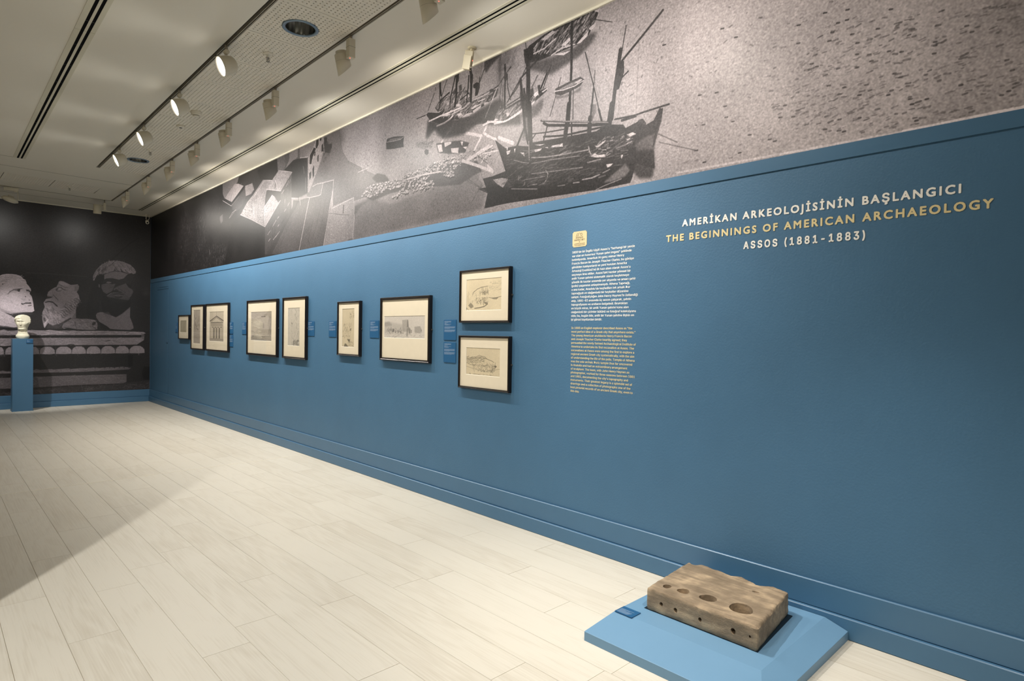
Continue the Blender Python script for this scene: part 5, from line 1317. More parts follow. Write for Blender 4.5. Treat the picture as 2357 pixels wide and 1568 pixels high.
def use_font(f):
    global FONT, CAPH
    FONT = f; a, _, me = text_mesh('H'); CAPH = float(a[:, 1].max()); bpy.data.meshes.remove(me)
use_font(SANS)
tag(text_obj('title_lettering', [('ASSOS (1881-1883)', 0, 0, .617, .0385, BO, 1.35, -.0075)], m_txtw, wm(1.597, 1.994), split=True), 'white lettering ASSOS (1881-1883), bottom title line', 'lettering')
TR = ['1800\'de bir İngiliz kâşifi Assos\'u "herhangi bir yerde', 'var olan en kusursuz Yunan şehri imgesi" şeklinde', 'betimliyordu. Amerikalı iki genç mimar Henry', 'Francis Bacon ile Joseph Thacher Clarke, bu görüşe', 'gönülden katılıyorlardı ve yeni kurulan Amerika', 'Arkeoloji Enstitüsü\'nü ilk kazı alanı olarak Assos\'u', 'seçmeye ikna ettiler. Assos\'taki kazılar yöresel bir', 'antik Yunan şehrini sistematik olarak keşfetmeye', 'yönelik ilk kazılar arasında yer alıyordu ve amacı şehir', '(polis) yaşamının anlaşılmasıydı. Athena Tapınağı,', 'o ana kadar, Anadolu\'da keşfedilen tek arkaik Dor', 'tapınağıydı ve olağanüstü bir heykeller düzenine', 'sahipti. Fotoğrafçılığını John Henry Haynes\'in üstlendiği', 'ekip, 1881-83 arasında üç sezon çalışarak, şehrin', 'topografyasını ve anıtlarını belgeledi. Bıraktıkları', 'en büyük miras, bir antik Yunan şehrini konu alan', 'olağanüstü bir çizimler bütünü ve fotoğraf koleksiyonu', 'oldu; bu, bugün bile, antik bir Yunan şehrine ilişkin en', 'iyi görsel kayıtlardan biridir.']
EN = ['In 1800 an English explorer described Assos as "the', 'most perfect idea of a Greek city that anywhere exists."', 'The young American architects Henry Francis Bacon', 'and Joseph Thacher Clarke heartily agreed; they', 'persuaded the newly formed Archaeological Institute of', 'America to undertake its first excavation at Assos. The', 'excavations at Assos were among the first to explore a', 'regional ancient Greek city systematically, with the aim', 'of understanding the life of the polis. Temple of Athena', 'was the sole archaic Doric temple thus far uncovered', 'in Anatolia and had an extraordinary arrangement', 'of sculpture. The team, with John Henry Haynes as', 'photographer, worked for three seasons between 1881', 'and 1883, documenting the city\'s topography and', 'monuments. Their greatest legacy is a splendid set of', 'drawings and a collection of photographs one of the', 'best pictorial records of an ancient Greek city, even to', 'this day.']
def para(lines, w_of, wtarget, z0, dz, m, y, name, label):
    a, f, me = text_mesh(lines[w_of], 1.0, 0, 1.0); bpy.data.meshes.remove(me)
    k = wtarget/(a[:, 0].max()-a[:, 0].min())
    L_ = [(s, 0, -dz*i, (k,), .0148, .024, 1.0, 0) for i, s in enumerate(lines)]
    return tag(text_obj(name, L_, m, wm(y, z0)), label, 'wall text')
para(TR, 12, .563, 2.072, .02655, m_txtw, 2.867, 'turkish_paragraph', 'white paragraph in Turkish, directly under the cream logo')
para(EN, 4, .551, 1.534, .0264, m_txtc, 2.862, 'english_paragraph', 'cream paragraph in English, below the white Turkish one')
use_font(None)
# logo label with notched corners
t = empty('logo_panel', (W, 2.8, 2.17), 'small cream label with notched corners and a pince-nez drawing above the paragraphs', 'wall logo')
mb = MB(); n = .008; w2, h2 = .065, .055; out = [(-w2+n, -h2), (w2-n, -h2), (w2-n, -h2+n), (w2, -h2+n), (w2, h2-n), (w2-n, h2-n), (w2-n, h2), (-w2+n, h2), (-w2+n, h2-n), (-w2, h2-n), (-w2, -h2+n), (-w2+n, -h2+n)]
mb.v = [(-.0002, -x, y) for x, y in out]+[(-.0016, -x, y) for x, y in out]; mb.f = [tuple(range(12, 24))]+[(i, (i+1) % 12, 12+(i+1) % 12, 12+i) for i in range(12)]; mb.sm = [False]*13
mb.build('label_plate', mat('logo_cream', (206, 190, 148), .6, .3), t)
def ring(mb, cx, cy, r, w, n=20):
    b = len(mb.v)
    for i in range(n):
        a = 2*math.pi*i/n
        mb.v += [(-.0022, -(cx+(r-w)*math.cos(a)), cy+(r-w)*math.sin(a)), (-.0022, -(cx+(r+w)*math.cos(a)), cy+(r+w)*math.sin(a))]
    for i in range(n): j = (i+1) % n; mb.f.append((b+2*i, b+2*i+1, b+2*j+1, b+2*j)); mb.sm.append(False)
def bar(mb, x0, y0, x1, y1, w, d=-.0022):
    dx, dy = x1-x0, y1-y0; l = math.hypot(dx, dy); nx, ny = -dy/l*w, dx/l*w; b = len(mb.v)
    mb.v += [(d, -(x0+nx), y0+ny), (d, -(x0-nx), y0-ny), (d, -(x1-nx), y1-ny), (d, -(x1+nx), y1+ny)]; mb.f.append((b, b+1, b+2, b+3)); mb.sm.append(False)
mb = MB(); ring(mb, -.018, .031, .0085, .0012); ring(mb, .016, .031, .0085, .0012)
for q in [(-.010, .038, -.001, .043), (-.001, .043, .008, .038), (-.026, .029, -.034, .018), (-.034, .018, -.030, .010), (-.030, .010, -.036, .003)]: bar(mb, *q, .0009)
mb.build('pince_nez_drawing', m_logo, t)
LM = Matrix(((0, 0, -1, 0), (-1, 0, 0, 0), (0, 1, 0, 0), (0, 0, 0, 1))); LM.translation = Vector((-.0022, 0, 0))
text_obj('logo_text', [('OSMAN', -.030, .005, .060, .0115, .01, 1.1, 0), ('HAMDİ BEY', -.047, -.0115, .094, .0115, .01, 1.1, 0), ('&', -.004, -.024, .008, .0085, .01, 1, 0), ('AMERİKALILAR', -.048, -.036, .096, .0065, .02, 1.1, 0), ('THE AMERICANS', -.048, -.047, .096, .0065, .02, 1.1, 0)], m_logo, LM, t)

# ------------------------------------------------------------------ label cards
def card(name, y0, y1, z0, z1, seed, label, group='blue caption cards beside the pictures'):
    yc, zc = (y0+y1)/2, (z0+z1)/2; w, h = abs(y0-y1), z1-z0
    t = empty(name, (W, yc, zc), label, 'caption card', group)
    MB().box(-.006, -w/2, -h/2, -.0005, w/2, h/2).build('card_board', m_card, t, bevel=.0008, seg=1)
    R = random.Random(seed); mb = MB(); y = h/2-.012
    def line(wd, th, y):
        x = -w/2+.012; end = x+wd*(w-.024)
        while x < end-.002:
            ww = min(R.uniform(.006, .018), end-x); mb.v += [(-.0064, -x, y), (-.0064, -x, y-th), (-.0064, -(x+ww), y-th), (-.0064, -(x+ww), y)]
            b = len(mb.v)-4; mb.f.append((b, b+1, b+2, b+3)); mb.sm.append(False); x += ww+.0018
    for i, wd in enumerate([.66, .62]): line(wd*R.uniform(.9, 1.1), .0042, y); y -= .0062
    y -= .003
    for wd in (.35, .2, .6, .35, .45): line(wd*R.uniform(.8, 1.2), .0026, y); y -= .0048
    y -= .008
    for wd in (1, .97, 1, .96, .5): line(wd, .0026, y); y -= .0044
    y -= .006
    for wd in (1, 1, .97, .95, .7): line(wd, .0026, y); y -= .0044
    mb.build('card_text', m_cardtx, t)
card('caption_card', 12.377, 12.247, 1.416, 1.595, 1, 'blue caption card at the far left end, beside the smallest frame')
card('caption_card', 9.638, 9.483, 1.422, 1.599, 2, 'upper of two blue caption cards right of the temple drawing')
card('caption_card', 9.633, 9.478, 1.229, 1.407, 3, 'lower of two blue caption cards right of the temple drawing')
card('caption_card', 9.124, 8.969, 1.421, 1.598, 4, 'blue caption card just left of the frame with the washed interior drawing')
card('caption_card', 7.012, 6.848, 1.427, 1.604, 5, 'blue caption card alone right of the tall narrow frame')
card('caption_card', 6.486, 6.318, 1.423, 1.604, 6, 'blue caption card left of the small tall frame')
card('caption_card', 5.597, 5.423, 1.427, 1.605, 7, 'blue caption card left of the largest frame')
card('caption_card', 4.347, 4.171, 1.428, 1.607, 8, 'upper of two blue caption cards left of the stacked pair of frames')
card('caption_card', 4.346, 4.173, 1.230, 1.409, 9, 'lower of two blue caption cards left of the stacked pair of frames')

# ------------------------------------------------------------------ framed drawings
def glass_mat():
    m = bpy.data.materials.new('picture_glass'); m.use_nodes = True; nt = m.node_tree; nt.nodes.clear(); N = nt.nodes.new
    out = N('ShaderNodeOutputMaterial'); tr = N('ShaderNodeBsdfTransparent'); gl = N('ShaderNodeBsdfGlossy'); gl.inputs['Roughness'].default_value = .02
    lw = N('ShaderNodeLayerWeight'); pw = N('ShaderNodeMath'); pw.operation = 'POWER'; pw.inputs[1].default_value = 4.0; fr = N('ShaderNodeMath'); fr.operation = 'MULTIPLY_ADD'
    fr.inputs[1].default_value = .8; fr.inputs[2].default_value = .035; mx = N('ShaderNodeMixShader'); nt.links.new(lw.outputs['Facing'], pw.inputs[0]); nt.links.new(pw.outputs[0], fr.inputs[0])
    nt.links.new(fr.outputs[0], mx.inputs[0]); nt.links.new(tr.outputs[0], mx.inputs[1]); nt.links.new(gl.outputs[0], mx.inputs[2]); nt.links.new(mx.outputs[0], out.inputs[0])
    return m
m_glass = glass_mat()
def drawing_img(name, aspect, paper, tint, fn, seed):
    # canvas is 1000 wide, 1000*aspect high
    p = Print(0, 1, 0, aspect, 420, paper); fn(p, aspect*1000, random.Random(seed))
    return make_image(name, p.a, tint, 4, seed, 5)
def scrib(p, R, n, x0, y0, x1, y1, g0, g1, w, ln, ang, sp, al=.7):
    p.S(R.randint(0, 9999), n, [x0, y0, x1, y0, x1, y1, x0, y1], g0, g1, ln, w, ang, sp, al)
def d_plain(p, h, R): scrib(p, R, 160, 0, 0, 1000, h, 150, 185, 10, 120, 0, 8, .5)
def d_relief(p, h, R):
    scrib(p, R, 260, 0, 0, 1000, h, 140, 180, 14, 120, 70, 40, .4)
    for q in ([100, h*.85, 300, h*.72, 420, h*.78], [800, h*.82, 700, h*.68, 640, h*.60], [100, h*.70, 350, h*.55, 500, h*.45, 620, h*.42], [300, h*.55, 450, h*.52, 420, h*.42], [620, h*.45, 700, h*.42, 640, h*.40]): p.L(110, .7, 34, q)
    scrib(p, R, 70, 100, h*.4, 900, h*.62, 105, 150, 16, 120, 60, 30, .5); scrib(p, R, 100, 0, 0, 1000, h*.3, 140, 170, 12, 200, 0, 5, .4)
def d_temple(p, h, R):
    scrib(p, R, 120, 0, 0, 1000, h, 185, 205, 10, 120, 0, 40, .3)
    p.L(120, .8, 10, [500, h, 500, h*.86]); p.L(95, .9, 26, [30, h*.68, 500, h*.85, 980, h*.69]); p.L(115, .8, 14, [120, h*.665, 500, h*.805, 890, h*.675]); p.P(196, .6, 0, [200, h*.67, 500, h*.78, 820, h*.675])
    p.P(88, .9, 4, [80, h*.645, 950, h*.65, 950, h*.625, 80, h*.62]); p.P(140, .5, 4, [90, h*.61, 930, h*.61, 930, h*.5, 90, h*.5])
    for x in range(110, 930, 60): p.L(120, .5, 8, [x, h*.61, x, h*.52])
    for x in (30, 90, 870, 930): p.L(100, .7, 16, [x, h*.48, x, h*.12])
    for x in (270, 450, 650): p.P(105, .75, 6, [x, h*.46, x+110, h*.46, x+105, h*.1, x, h*.1])
    for x in (200, 400, 590, 790): p.P(198, .8, 2, [x, h*.46, x+55, h*.46, x+60, h*.1, x-5, h*.1]); p.L(90, .8, 18, [x-20, h*.475, x+75, h*.475])
    for y in (.09, .07, .045, .02): p.L(120, .7, 12, [0, h*y, 1000, h*y])
    p.L(110, .6, 10, [5, 0, 5, h, 990, h, 990, 0])
def d_wash(p, h, R):
    scrib(p, R, 300, 0, 0, 1000, h, 150, 190, 14, 200, 2, 10, .5); p.P(150, .5, 40, [0, h, 1000, h, 1000, h*.8, 0, h*.8])
    p.P(172, .8, 10, [480, h*.85, 980, h*.86, 980, h*.2, 420, h*.22]); p.L(90, .8, 18, [510, h*.83, 700, h*.835]); p.P(130, .6, 4, [600, h*.6, 640, h*.6, 650, h*.45, 590, h*.45])
    scrib(p, R, 100, 850, h*.2, 1000, h*.9, 120, 160, 12, 120, 80, 20, .5)
    p.P(95, .8, 3, [40, h*.17, 980, h*.155, 980, h*.14, 60, h*.145]); p.P(165, .9, 0, [0, h*.14, 1000, h*.13, 1000, 0, 0, h*.02]); scrib(p, R, 40, 0, 0, 1000, h*.12, 120, 160, 10, 250, -4, 4, .5)
def d_rocks(p, h, R):
    scrib(p, R, 300, 300, 0, 1000, h, 130, 190, 12, 90, 70, 60, .5); scrib(p, R, 120, 0, 0, 350, h, 160, 190, 12, 90, 80, 60, .4)
    p.P(198, .6, 30, [300, h*.9, 560, h*.8, 640, h*.5, 500, h*.1, 380, h*.2])
    for q in ([550, h*.98, 700, h*.9, 600, h*.8, 760, h*.7], [640, h*.62, 780, h*.55, 700, h*.46], [300, h*.6, 360, h*.55, 330, h*.5], [900, h*.4, 820, h*.3, 960, h*.2], [450, h*.2, 600, h*.1, 800, h*.12], [560, h*.4, 620, h*.3, 520, h*.22]): p.L(125, .5, 18, q)
    p.P(88, .8, 8, [300, h*.62, 380, h*.6, 340, h*.55]); scrib(p, R, 120, 450, 0, 1000, h*.16, 90, 140, 16, 80, 60, 60, .6)
def d_tree(p, h, R):
    scrib(p, R, 26, 650, h*.75, 1000, h*.93, 90, 150, 14, 70, -60, 30, .7); p.L(150, .6, 8, [640, h*.55, 650, h*.9])
    scrib(p, R, 90, 120, h*.4, 800, h*.62, 110, 165, 14, 60, 60, 60, .6); scrib(p, R, 60, 60, h*.2, 700, h*.45, 110, 160, 14, 60, 40, 60, .6); p.P(90, .6, 8, [640, h*.47, 720, h*.5, 740, h*.44, 650, h*.41])
    p.P(95, .8, 6, [420, h*.20, 660, h*.2, 620, h*.11]); p.P(100, .8, 8, [170, 0, 220, h*.08, 330, h*.09, 500, h*.02, 500, 0]); scrib(p, R, 60, 500, 0, 1000, h*.15, 120, 165, 10, 120, 0, 8, .6)
    p.L(110, .6, 10, [0, 4, 1000, 4]); p.L(100, .7, 16, [20, h*.26, 130, h*.29])
def d_tower(p, h, R):
    p.P(128, .6, 10, [0, h*.72, 120, h*.75, 200, h*.62, 180, h*.55, 0, h*.52]); p.P(165, .5, 12, [120, h*.75, 300, h*.68, 460, h*.62, 560, h*.3, 0, h*.2, 0, h*.5])
    p.P(160, .7, 3, [455, h*.82, 600, h*.84, 600, h*.3, 470, h*.3]); p.P(125, .8, 5, [580, h*.82, 600, h*.82, 620, h*.5, 665, h*.42, 665, h*.22, 620, h*.22, 600, h*.5, 570, h*.48]); p.P(125, .6, 3, [560, h*.1, 600, h*.1, 610, h*.45, 570, h*.45])
    p.P(150, .7, 2, [755, h*.52, 890, h*.55, 890, h*.24, 760, h*.26]); p.P(130, .8, 3, [890, h*.53, 930, h*.35, 900, h*.24])
    for i in range(16): x = 70+i*24+R.uniform(-6, 6); y = h*(.42-.006*i)+R.uniform(-12, 12); p.L(92, .7, 9, [x, y, x+R.uniform(-8, 8), y-h*.09])
    p.P(85, .8, 2, [215, h*.42, 235, h*.42, 238, h*.28, 212, h*.28]); scrib(p, R, 60, 0, 0, 1000, h*.25, 140, 175, 6, 60, 0, 20, .5); scrib(p, R, 40, 60, h*.22, 500, h*.45, 105, 150, 7, 30, 70, 50, .6); p.P(90, .8, 2, [675, h*.38, 690, h*.38, 690, h*.24, 678, h*.24])
def d_harbour(p, h, R):
    p.L(120, .8, 12, [180, h*.5, 230, h*.6, 320, h*.68, 450, h*.735, 620, h*.755]); p.L(150, .6, 8, [170, h*.55, 230, h*.62])
    for x in (450, 470, 500, 550, 580, 610): p.L(130, .7, 10, [x, h*.72, x+6, h*.56])
    scrib(p, R, 40, 400, h*.5, 640, h*.62, 120, 160, 12, 40, 40, 50, .7); scrib(p, R, 60, 280, h*.2, 640, h*.42, 115, 160, 12, 40, 60, 60, .6)
    p.P(140, .85, 3, [60, h*.17, 130, h*.26, 200, h*.18, 220, h*.12, 140, h*.07]); p.P(135, .85, 3, [510, h*.28, 620, h*.24, 630, h*.18, 590, h*.17, 530, h*.22]); p.P(125, .8, 3, [400, h*.34, 450, h*.32, 430, h*.27])
    p.L(110, .8, 18, [250, h*.07, 400, h*.09, 520, h*.12, 590, h*.17]); p.L(125, .8, 10, [660, h*.4, 720, h*.38, 830, h*.385, 930, h*.4, 990, h*.42]); p.P(135, .8, 2, [730, h*.37, 920, h*.39, 870, h*.33, 770, h*.34])
    p.L(140, .7, 9, [280, h*.3, 300, h*.5]); p.L(140, .7, 8, [450, h*.42, 560, h*.36, 500, h*.32]); p.L(150, .6, 10, [50, h*.3, 60, h*.6]); p.P(110, .7, 2, [0, 0, 30, h*.08, 10, h*.1, 0, h*.1]); p.L(120, .6, 8, [0, h*.12, 90, 0]); p.L(140, .6, 10, [690, h*.87, 720, h*.87]); scrib(p, R, 50, 640, h*.6, 1000, h*.9, 178, 195, 10, 60, 0, 20, .5); scrib(p, R, 40, 30, h*.2, 500, h*.6, 150, 180, 8, 40, 50, 50, .5)
def d_hill(p, h, R):
    for o in (0, 30): p.L(118, .8, 9, [20, h*.57-o, 150, h*.62-o, 300, h*.66-o, 400, h*.73-o, 480, h*.70-o*.5, 560, h*.68-o, 640, h*.60, 760, h*.55, 830, h*.50])
    scrib(p, R, 150, 20, h*.42, 560, h*.66, 125, 170, 8, 60, 10, 14, .6); p.L(115, .7, 9, [20, h*.43, 130, h*.37, 260, h*.36, 450, h*.38, 560, h*.35, 640, h*.42]); scrib(p, R, 140, 200, h*.15, 860, h*.40, 110, 170, 9, 36, 40, 50, .6)
    p.P(100, .85, 2, [830, h*.37, 870, h*.40, 910, h*.37, 890, h*.33, 850, h*.33]); p.L(110, .7, 8, [870, h*.5, 870, h*.3]); p.L(120, .7, 9, [460, h*.16, 560, h*.18, 620, h*.3]); p.L(130, .6, 8, [0, h*.3, 200, h*.24, 420, h*.18]); p.L(130, .6, 8, [660, h*.2, 850, h*.24, 1000, h*.28])
    scrib(p, R, 60, 100, h*.02, 820, h*.06, 130, 165, 6, 30, 0, 10, .6); scrib(p, R, 60, 600, h*.2, 860, h*.45, 140, 175, 8, 50, -40, 30, .5)
FR = [  # outer y0 y1 z0 z1, moulding, drawing y0 y1 z0 z1, fn, paper, tint, label
 (12.111, 11.516, 1.301, 1.728, .017, 12.031, 11.670, 1.420, 1.632, d_plain, 178, (1, .95, .82), 'smallest black frame at the far left end, small brown sheet in a wide mat'),
 (11.399, 10.749, 1.138, 1.891, .022, 11.287, 10.933, 1.240, 1.806, d_relief, 176, (1, .94, .86), 'narrow upright black frame with a grey relief drawing, left of the temple drawing'),
 (10.638, 9.615, 1.139, 1.893, .025, 10.478, 9.833, 1.296, 1.764, d_temple, 198, (1, .94, .84), 'black frame with a temple front with pediment and columns'),
 (8.881, 7.851, 1.135, 1.899, .029, 8.745, 8.042, 1.340, 1.737, d_wash, 190, (1, .95, .87), 'wide black frame with a grey wash interior drawing, middle of the row'),
 (7.681, 7.017, 1.135, 1.904, .026, 7.539, 7.203, 1.297, 1.770, d_rocks, 200, (1, .96, .89), 'tall black frame with a grey drawing of rocks and figures'),
 (6.242, 5.760, 1.225, 1.815, .019, 6.153, 5.887, 1.320, 1.736, d_tree, 205, (1, .93, .79), 'small tall black frame with a faint tree drawing on tan paper'),
 (5.358, 4.524, 1.209, 1.831, .027, 5.295, 4.609, 1.432, 1.647, d_tower, 206, (1, .96, .91), 'largest black frame, long grey drawing of a ruined tower and people'),
 (4.101, 3.477, 1.580, 2.023, .017, 4.021, 3.582, 1.681, 1.943, d_harbour, 222, (1, .93, .79), 'upper frame of the stacked pair, pencil sketch of a harbour'),
 (4.103, 3.472, 1.026, 1.472, .017, 4.011, 3.588, 1.143, 1.372, d_hill, 218, (1, .93, .79), 'lower frame of the stacked pair, pencil sketch of a rocky hill')]
for i, (ya, yb, za, zb, mw, dya, dyb, dza, dzb, fn, paper, tint, lab) in enumerate(FR):
    yc, zc = (ya+yb)/2, (za+zb)/2
    t = empty('picture_frame', (W, yc, zc), lab, 'framed drawing', 'black framed drawings on the blue wall')
    w2, h2 = (ya-yb)/2, (zb-za)/2; dep = .035
    # moulding: mitred profile swept round the rectangle
    prof = [(0, 0), (0, dep-.003), (.003, dep), (mw*.35, dep), (mw*.5, dep-.003), (mw-.002, dep-.002), (mw, dep-.005), (mw, dep-.016), (mw-.004, dep-.016), (mw-.004, 0)]
    mb = MB(); cs = [(1, -1), (1, 1), (-1, 1), (-1, -1)]; n = len(prof)
    for (sx, sz) in cs:
        for (o_, d_) in prof: mb.v.append((-d_, sx*(w2-o_), sz*(h2-o_)))
    for k in range(4):
        for j in range(n):
            a, b = k*n+j, k*n+(j+1) % n; c, d = ((k+1) % 4)*n+(j+1) % n, ((k+1) % 4)*n+j; mb.f.append((a, d, c, b)); mb.sm.append(False)
    mo = mb.build('moulding', m_black, t)
    # mat with opening
    iw, ih = w2-mw+.003, h2-mw+.003; oy0, oy1, oz0, oz1 = dya-yc, dyb-yc, dza-zc, dzb-zc; x = -(dep-.0125)
    mb = MB(); mb.v = [(x, iw, -ih), (x, -iw, -ih), (x, -iw, ih), (x, iw, ih), (x, oy0, oz0), (x, oy1, oz0), (x, oy1, oz1), (x, oy0, oz1)]
    mb.f = [(0, 1, 5, 4), (1, 2, 6, 5), (2, 3, 7, 6), (3, 0, 4, 7)]; mb.sm = [False]*4
    mt_ = mb.build('mat_board', m_mat, t)
    mb = MB(); e = .0025; mb.v = [(x, oy0, oz0), (x, oy1, oz0), (x, oy1, oz1), (x, oy0, oz1), (x+e, oy0-e, oz0+e), (x+e, oy1+e, oz0+e), (x+e, oy1+e, oz1-e), (x+e, oy0-e, oz1-e)]
    mb.f = [(0, 1, 5, 4), (1, 2, 6, 5), (2, 3, 7, 6), (3, 0, 4, 7)]; mb.sm = [False]*4; mb.build('bevel_edge', m_matedge, mt_)
    aw, ah = abs(dya-dyb), dzb-dza; im = drawing_img('drawing_%d' % i, ah/aw, paper, tint, fn, 20+i)
    uv_slab('drawing', print_mat('drawing_%d' % i, im, .85, .15, 0), lambda u, v, d, oy0=oy0, oy1=oy1, oz0=oz0, oz1=oz1, x=x: (x+.004-.001*d, oy0+u*(oy1-oy0), oz0+v*(oz1-oz0)), t)
    mb = MB(); gx = -(dep-.009); mb.v = [(gx, iw-.001, -ih), (gx, -iw+.001, -ih), (gx, -iw+.001, ih), (gx, iw-.001, ih)]; mb.f = [(0, 1, 2, 3)]; mb.sm = [False]; mb.build('glazing', m_glass, t)
    MB().box(-.012, -w2-.012, -.008, -.002, -w2, .004).build('security_hook', m_metal, t, bevel=.001)

# ------------------------------------------------------------------ pedestal and bust
t = empty('pedestal', (1.26, 13.755, 0), 'tall slim blue pedestal carrying the small plaster bust', 'pedestal')
MB().box(-.143, -.125, .018, .143, .125, 1.268).build('column', m_trim, t, bevel=.002)
MB().box(-.149, -.131, 0, .149, .131, .018).build('base_flange', m_trim, t, bevel=.002)
t = empty('caption_card', (1.35, 13.624, 1.225), 'small blue caption card on the front of the slim pedestal', 'caption card', 'blue caption cards beside the pictures')
MB().box(-.045, -.004, -.034, .045, .0055, .034).build('card_board', m_card, t, bevel=.0008, seg=1)
mb = MB()
for k in range(6):
    z = .024-k*.007; w = (.03, .02, .05, .04, .05, .03)[k]; mb.v += [(-.038, -.0045, z), (-.038+w, -.0045, z), (-.038+w, -.0045, z-.003), (-.038, -.0045, z-.003)]; b = len(mb.v)-4; mb.f.append((b+3, b+2, b+1, b)); mb.sm.append(False)
mb.build('card_text', m_cardtx, t)
def build_bust():
    nz, na = 90, 96; V = []; Fc = []
    hz = .425
    prof = [(0, .080), (.02, .092), (.045, .100), (.068, .092), (.09, .074), (.12, .066), (.145, .066), (.165, .070), (.19, .078), (.22, .086), (.26, .094), (.30, .100), (.34, .103), (.375, .094), (.40, .072), (.415, .045), (.4245, 0)]
    zs = [p[0] for p in prof]; rs = [p[1] for p in prof]
    def g(x, s): return math.exp(-(x/s)**2)
    for k in range(nz+1):
        z = hz*(k/nz)
        r = float(np.interp(z, zs, rs))
        for i in range(na):
            a = 2*math.pi*i/na   # 0 = front
            d = (a+math.pi) % (2*math.pi)-math.pi
            rr = r; head = max(0, min(1, (z-.15)/.04))
            rx, ry = rr*(1.0-.10*head*g(z-.19, .05)), rr*(1.0+.02*head)
            f = math.cos(d)
            push = 0
            if abs(d) < 1.4:
                lat = math.sin(d)*rr
                push += .024*g(z-.170, .014)*g(lat, .036)-.016*g(z-.128, .020)                # chin
                push += .010*g(z-.2135, .011)*g(lat, .026)-.009*g(z-.2105, .003)*g(lat, .028)   # lips
                push -= .008*g(z-.190, .007)*g(lat, .026)
                push += .022*g(z-.246, .014)*g(lat, .014)+.013*g(z-.275, .022)*g(lat, .010)     # nose
                push -= .017*g(z-.296, .012)*(g(lat-.038, .019)+g(lat+.038, .019))              # sockets
                push += .009*g(z-.295, .006)*(g(lat-.038, .011)+g(lat+.038, .011))
                push += .011*g(z-.317, .008)*g(lat, .06)                 # brow
                push += .007*g(z-.250, .022)*(g(lat-.052, .02)+g(lat+.052, .02))
            hair = max(0, min(1, (z-(.352-.085*min(1, abs(d)/1.7)**3))/.006)) if z > .2 else 0
            push += hair*(.009+.0035*math.sin(a*17+z*120)+.003*math.sin(a*31-z*60))
            push += .012*g(abs(d)-1.55, .12)*g(z-.275, .025)   # ears
            q = Vector((math.sin(a)*(rx+push*.9), -math.cos(a)*(ry+push), z))
            if z < .10: q.y *= .85
            n_ = noise.noise(q*26)*.003; q *= 1; q.x += n_*q.x*8; q.y += n_*q.y*8
            # broken away: eye and temple on the viewer's right
            pn = Vector((.74, -.60, .34)).normalized(); c0 = Vector((.040, -.088, .300))
            dist = (q-c0).dot(pn)
            if dist > 0 and z > .262: q -= pn*(dist*.96); q += Vector((0, 0, noise.noise(q*40)*.004))
            V.append(q)
    for k in range(nz):
        for i in range(na):
            j = (i+1) % na; Fc.append((k*na+i, k*na+j, (k+1)*na+j, (k+1)*na+i))
    Fc.append(tuple(reversed(range(na))))
    me = bpy.data.meshes.new('marble_bust'); me.from_pydata([tuple(v) for v in V], [], Fc); me.update(); me.polygons.foreach_set('use_smooth', [True]*len(me.polygons)); me.materials.append(m_bust)
    o = bpy.data.objects.new('plaster_bust', me); COL.objects.link(o)
    o.rotation_euler = (0, 0, math.radians(-22)); o.location = (1.266, 13.75, 1.268); return o
tag(build_bust(), 'small cream plaster bust of a short-haired man with a broken face on the blue pedestal', 'bust')

# ------------------------------------------------------------------ floor plinth and the stone block
X0, X1, Y0, Y1 = 2.335, W-.036, 1.005, 1.887; xi, yi, zt, zb_ = 2.572, 1.115, .080, .045
t = empty('floor_plinth', ((X0+X1)/2, (Y0+Y1)/2, 0), 'low blue floor plinth with sloping edges under the brown stone block', 'plinth'); c = Vector(t.location)
mb = MB(); mb.v = [(X0, Y0, 0), (X1, Y0, 0), (X1, Y1, 0), (X0, Y1, 0), (X0, Y0, zb_), (X1, Y0, zb_), (X1, Y1, zb_), (X0, Y1, zb_), (xi, yi, zt), (X1, yi, zt), (X1, Y1-.012, zt), (xi, Y1-.012, zt)]
mb.v = [(x-c.x, y-c.y, z) for x, y, z in mb.v]
mb.f = [(0, 3, 2, 1), (0, 1, 5, 4), (1, 2, 6, 5), (2, 3, 7, 6), (3, 0, 4, 7), (4, 5, 9, 8), (5, 6, 10, 9), (6, 7, 11, 10), (7, 4, 8, 11), (8, 9, 10, 11)]; mb.sm = [False]*10
mb.build('plinth_body', m_plinth, t, bevel=.0015)
m_sheet = mat('dark_blue_sheet', (14, 34, 48), .7, .3)
t = empty('caption_card', (2.597, 1.818, .0815), 'small blue caption card lying on the corner of the floor plinth', 'caption card', 'blue caption cards beside the pictures')
MB().box(-.04, -.052, -.001, .04, .052, .003).build('card_board', m_card, t)
mb = MB(); R = random.Random(5)
for k in range(9):
    x = -.032+k*.0052; ln = R.uniform(.03, .08); mb.v += [(x, .045, .0034), (x+.0026, .045, .0034), (x+.0026, .045-ln, .0034), (x, .045-ln, .0034)]; b = len(mb.v)-4; mb.f.append((b+3, b+2, b+1, b)); mb.sm.append(False)
mb.build('card_text', m_cardtx, t)

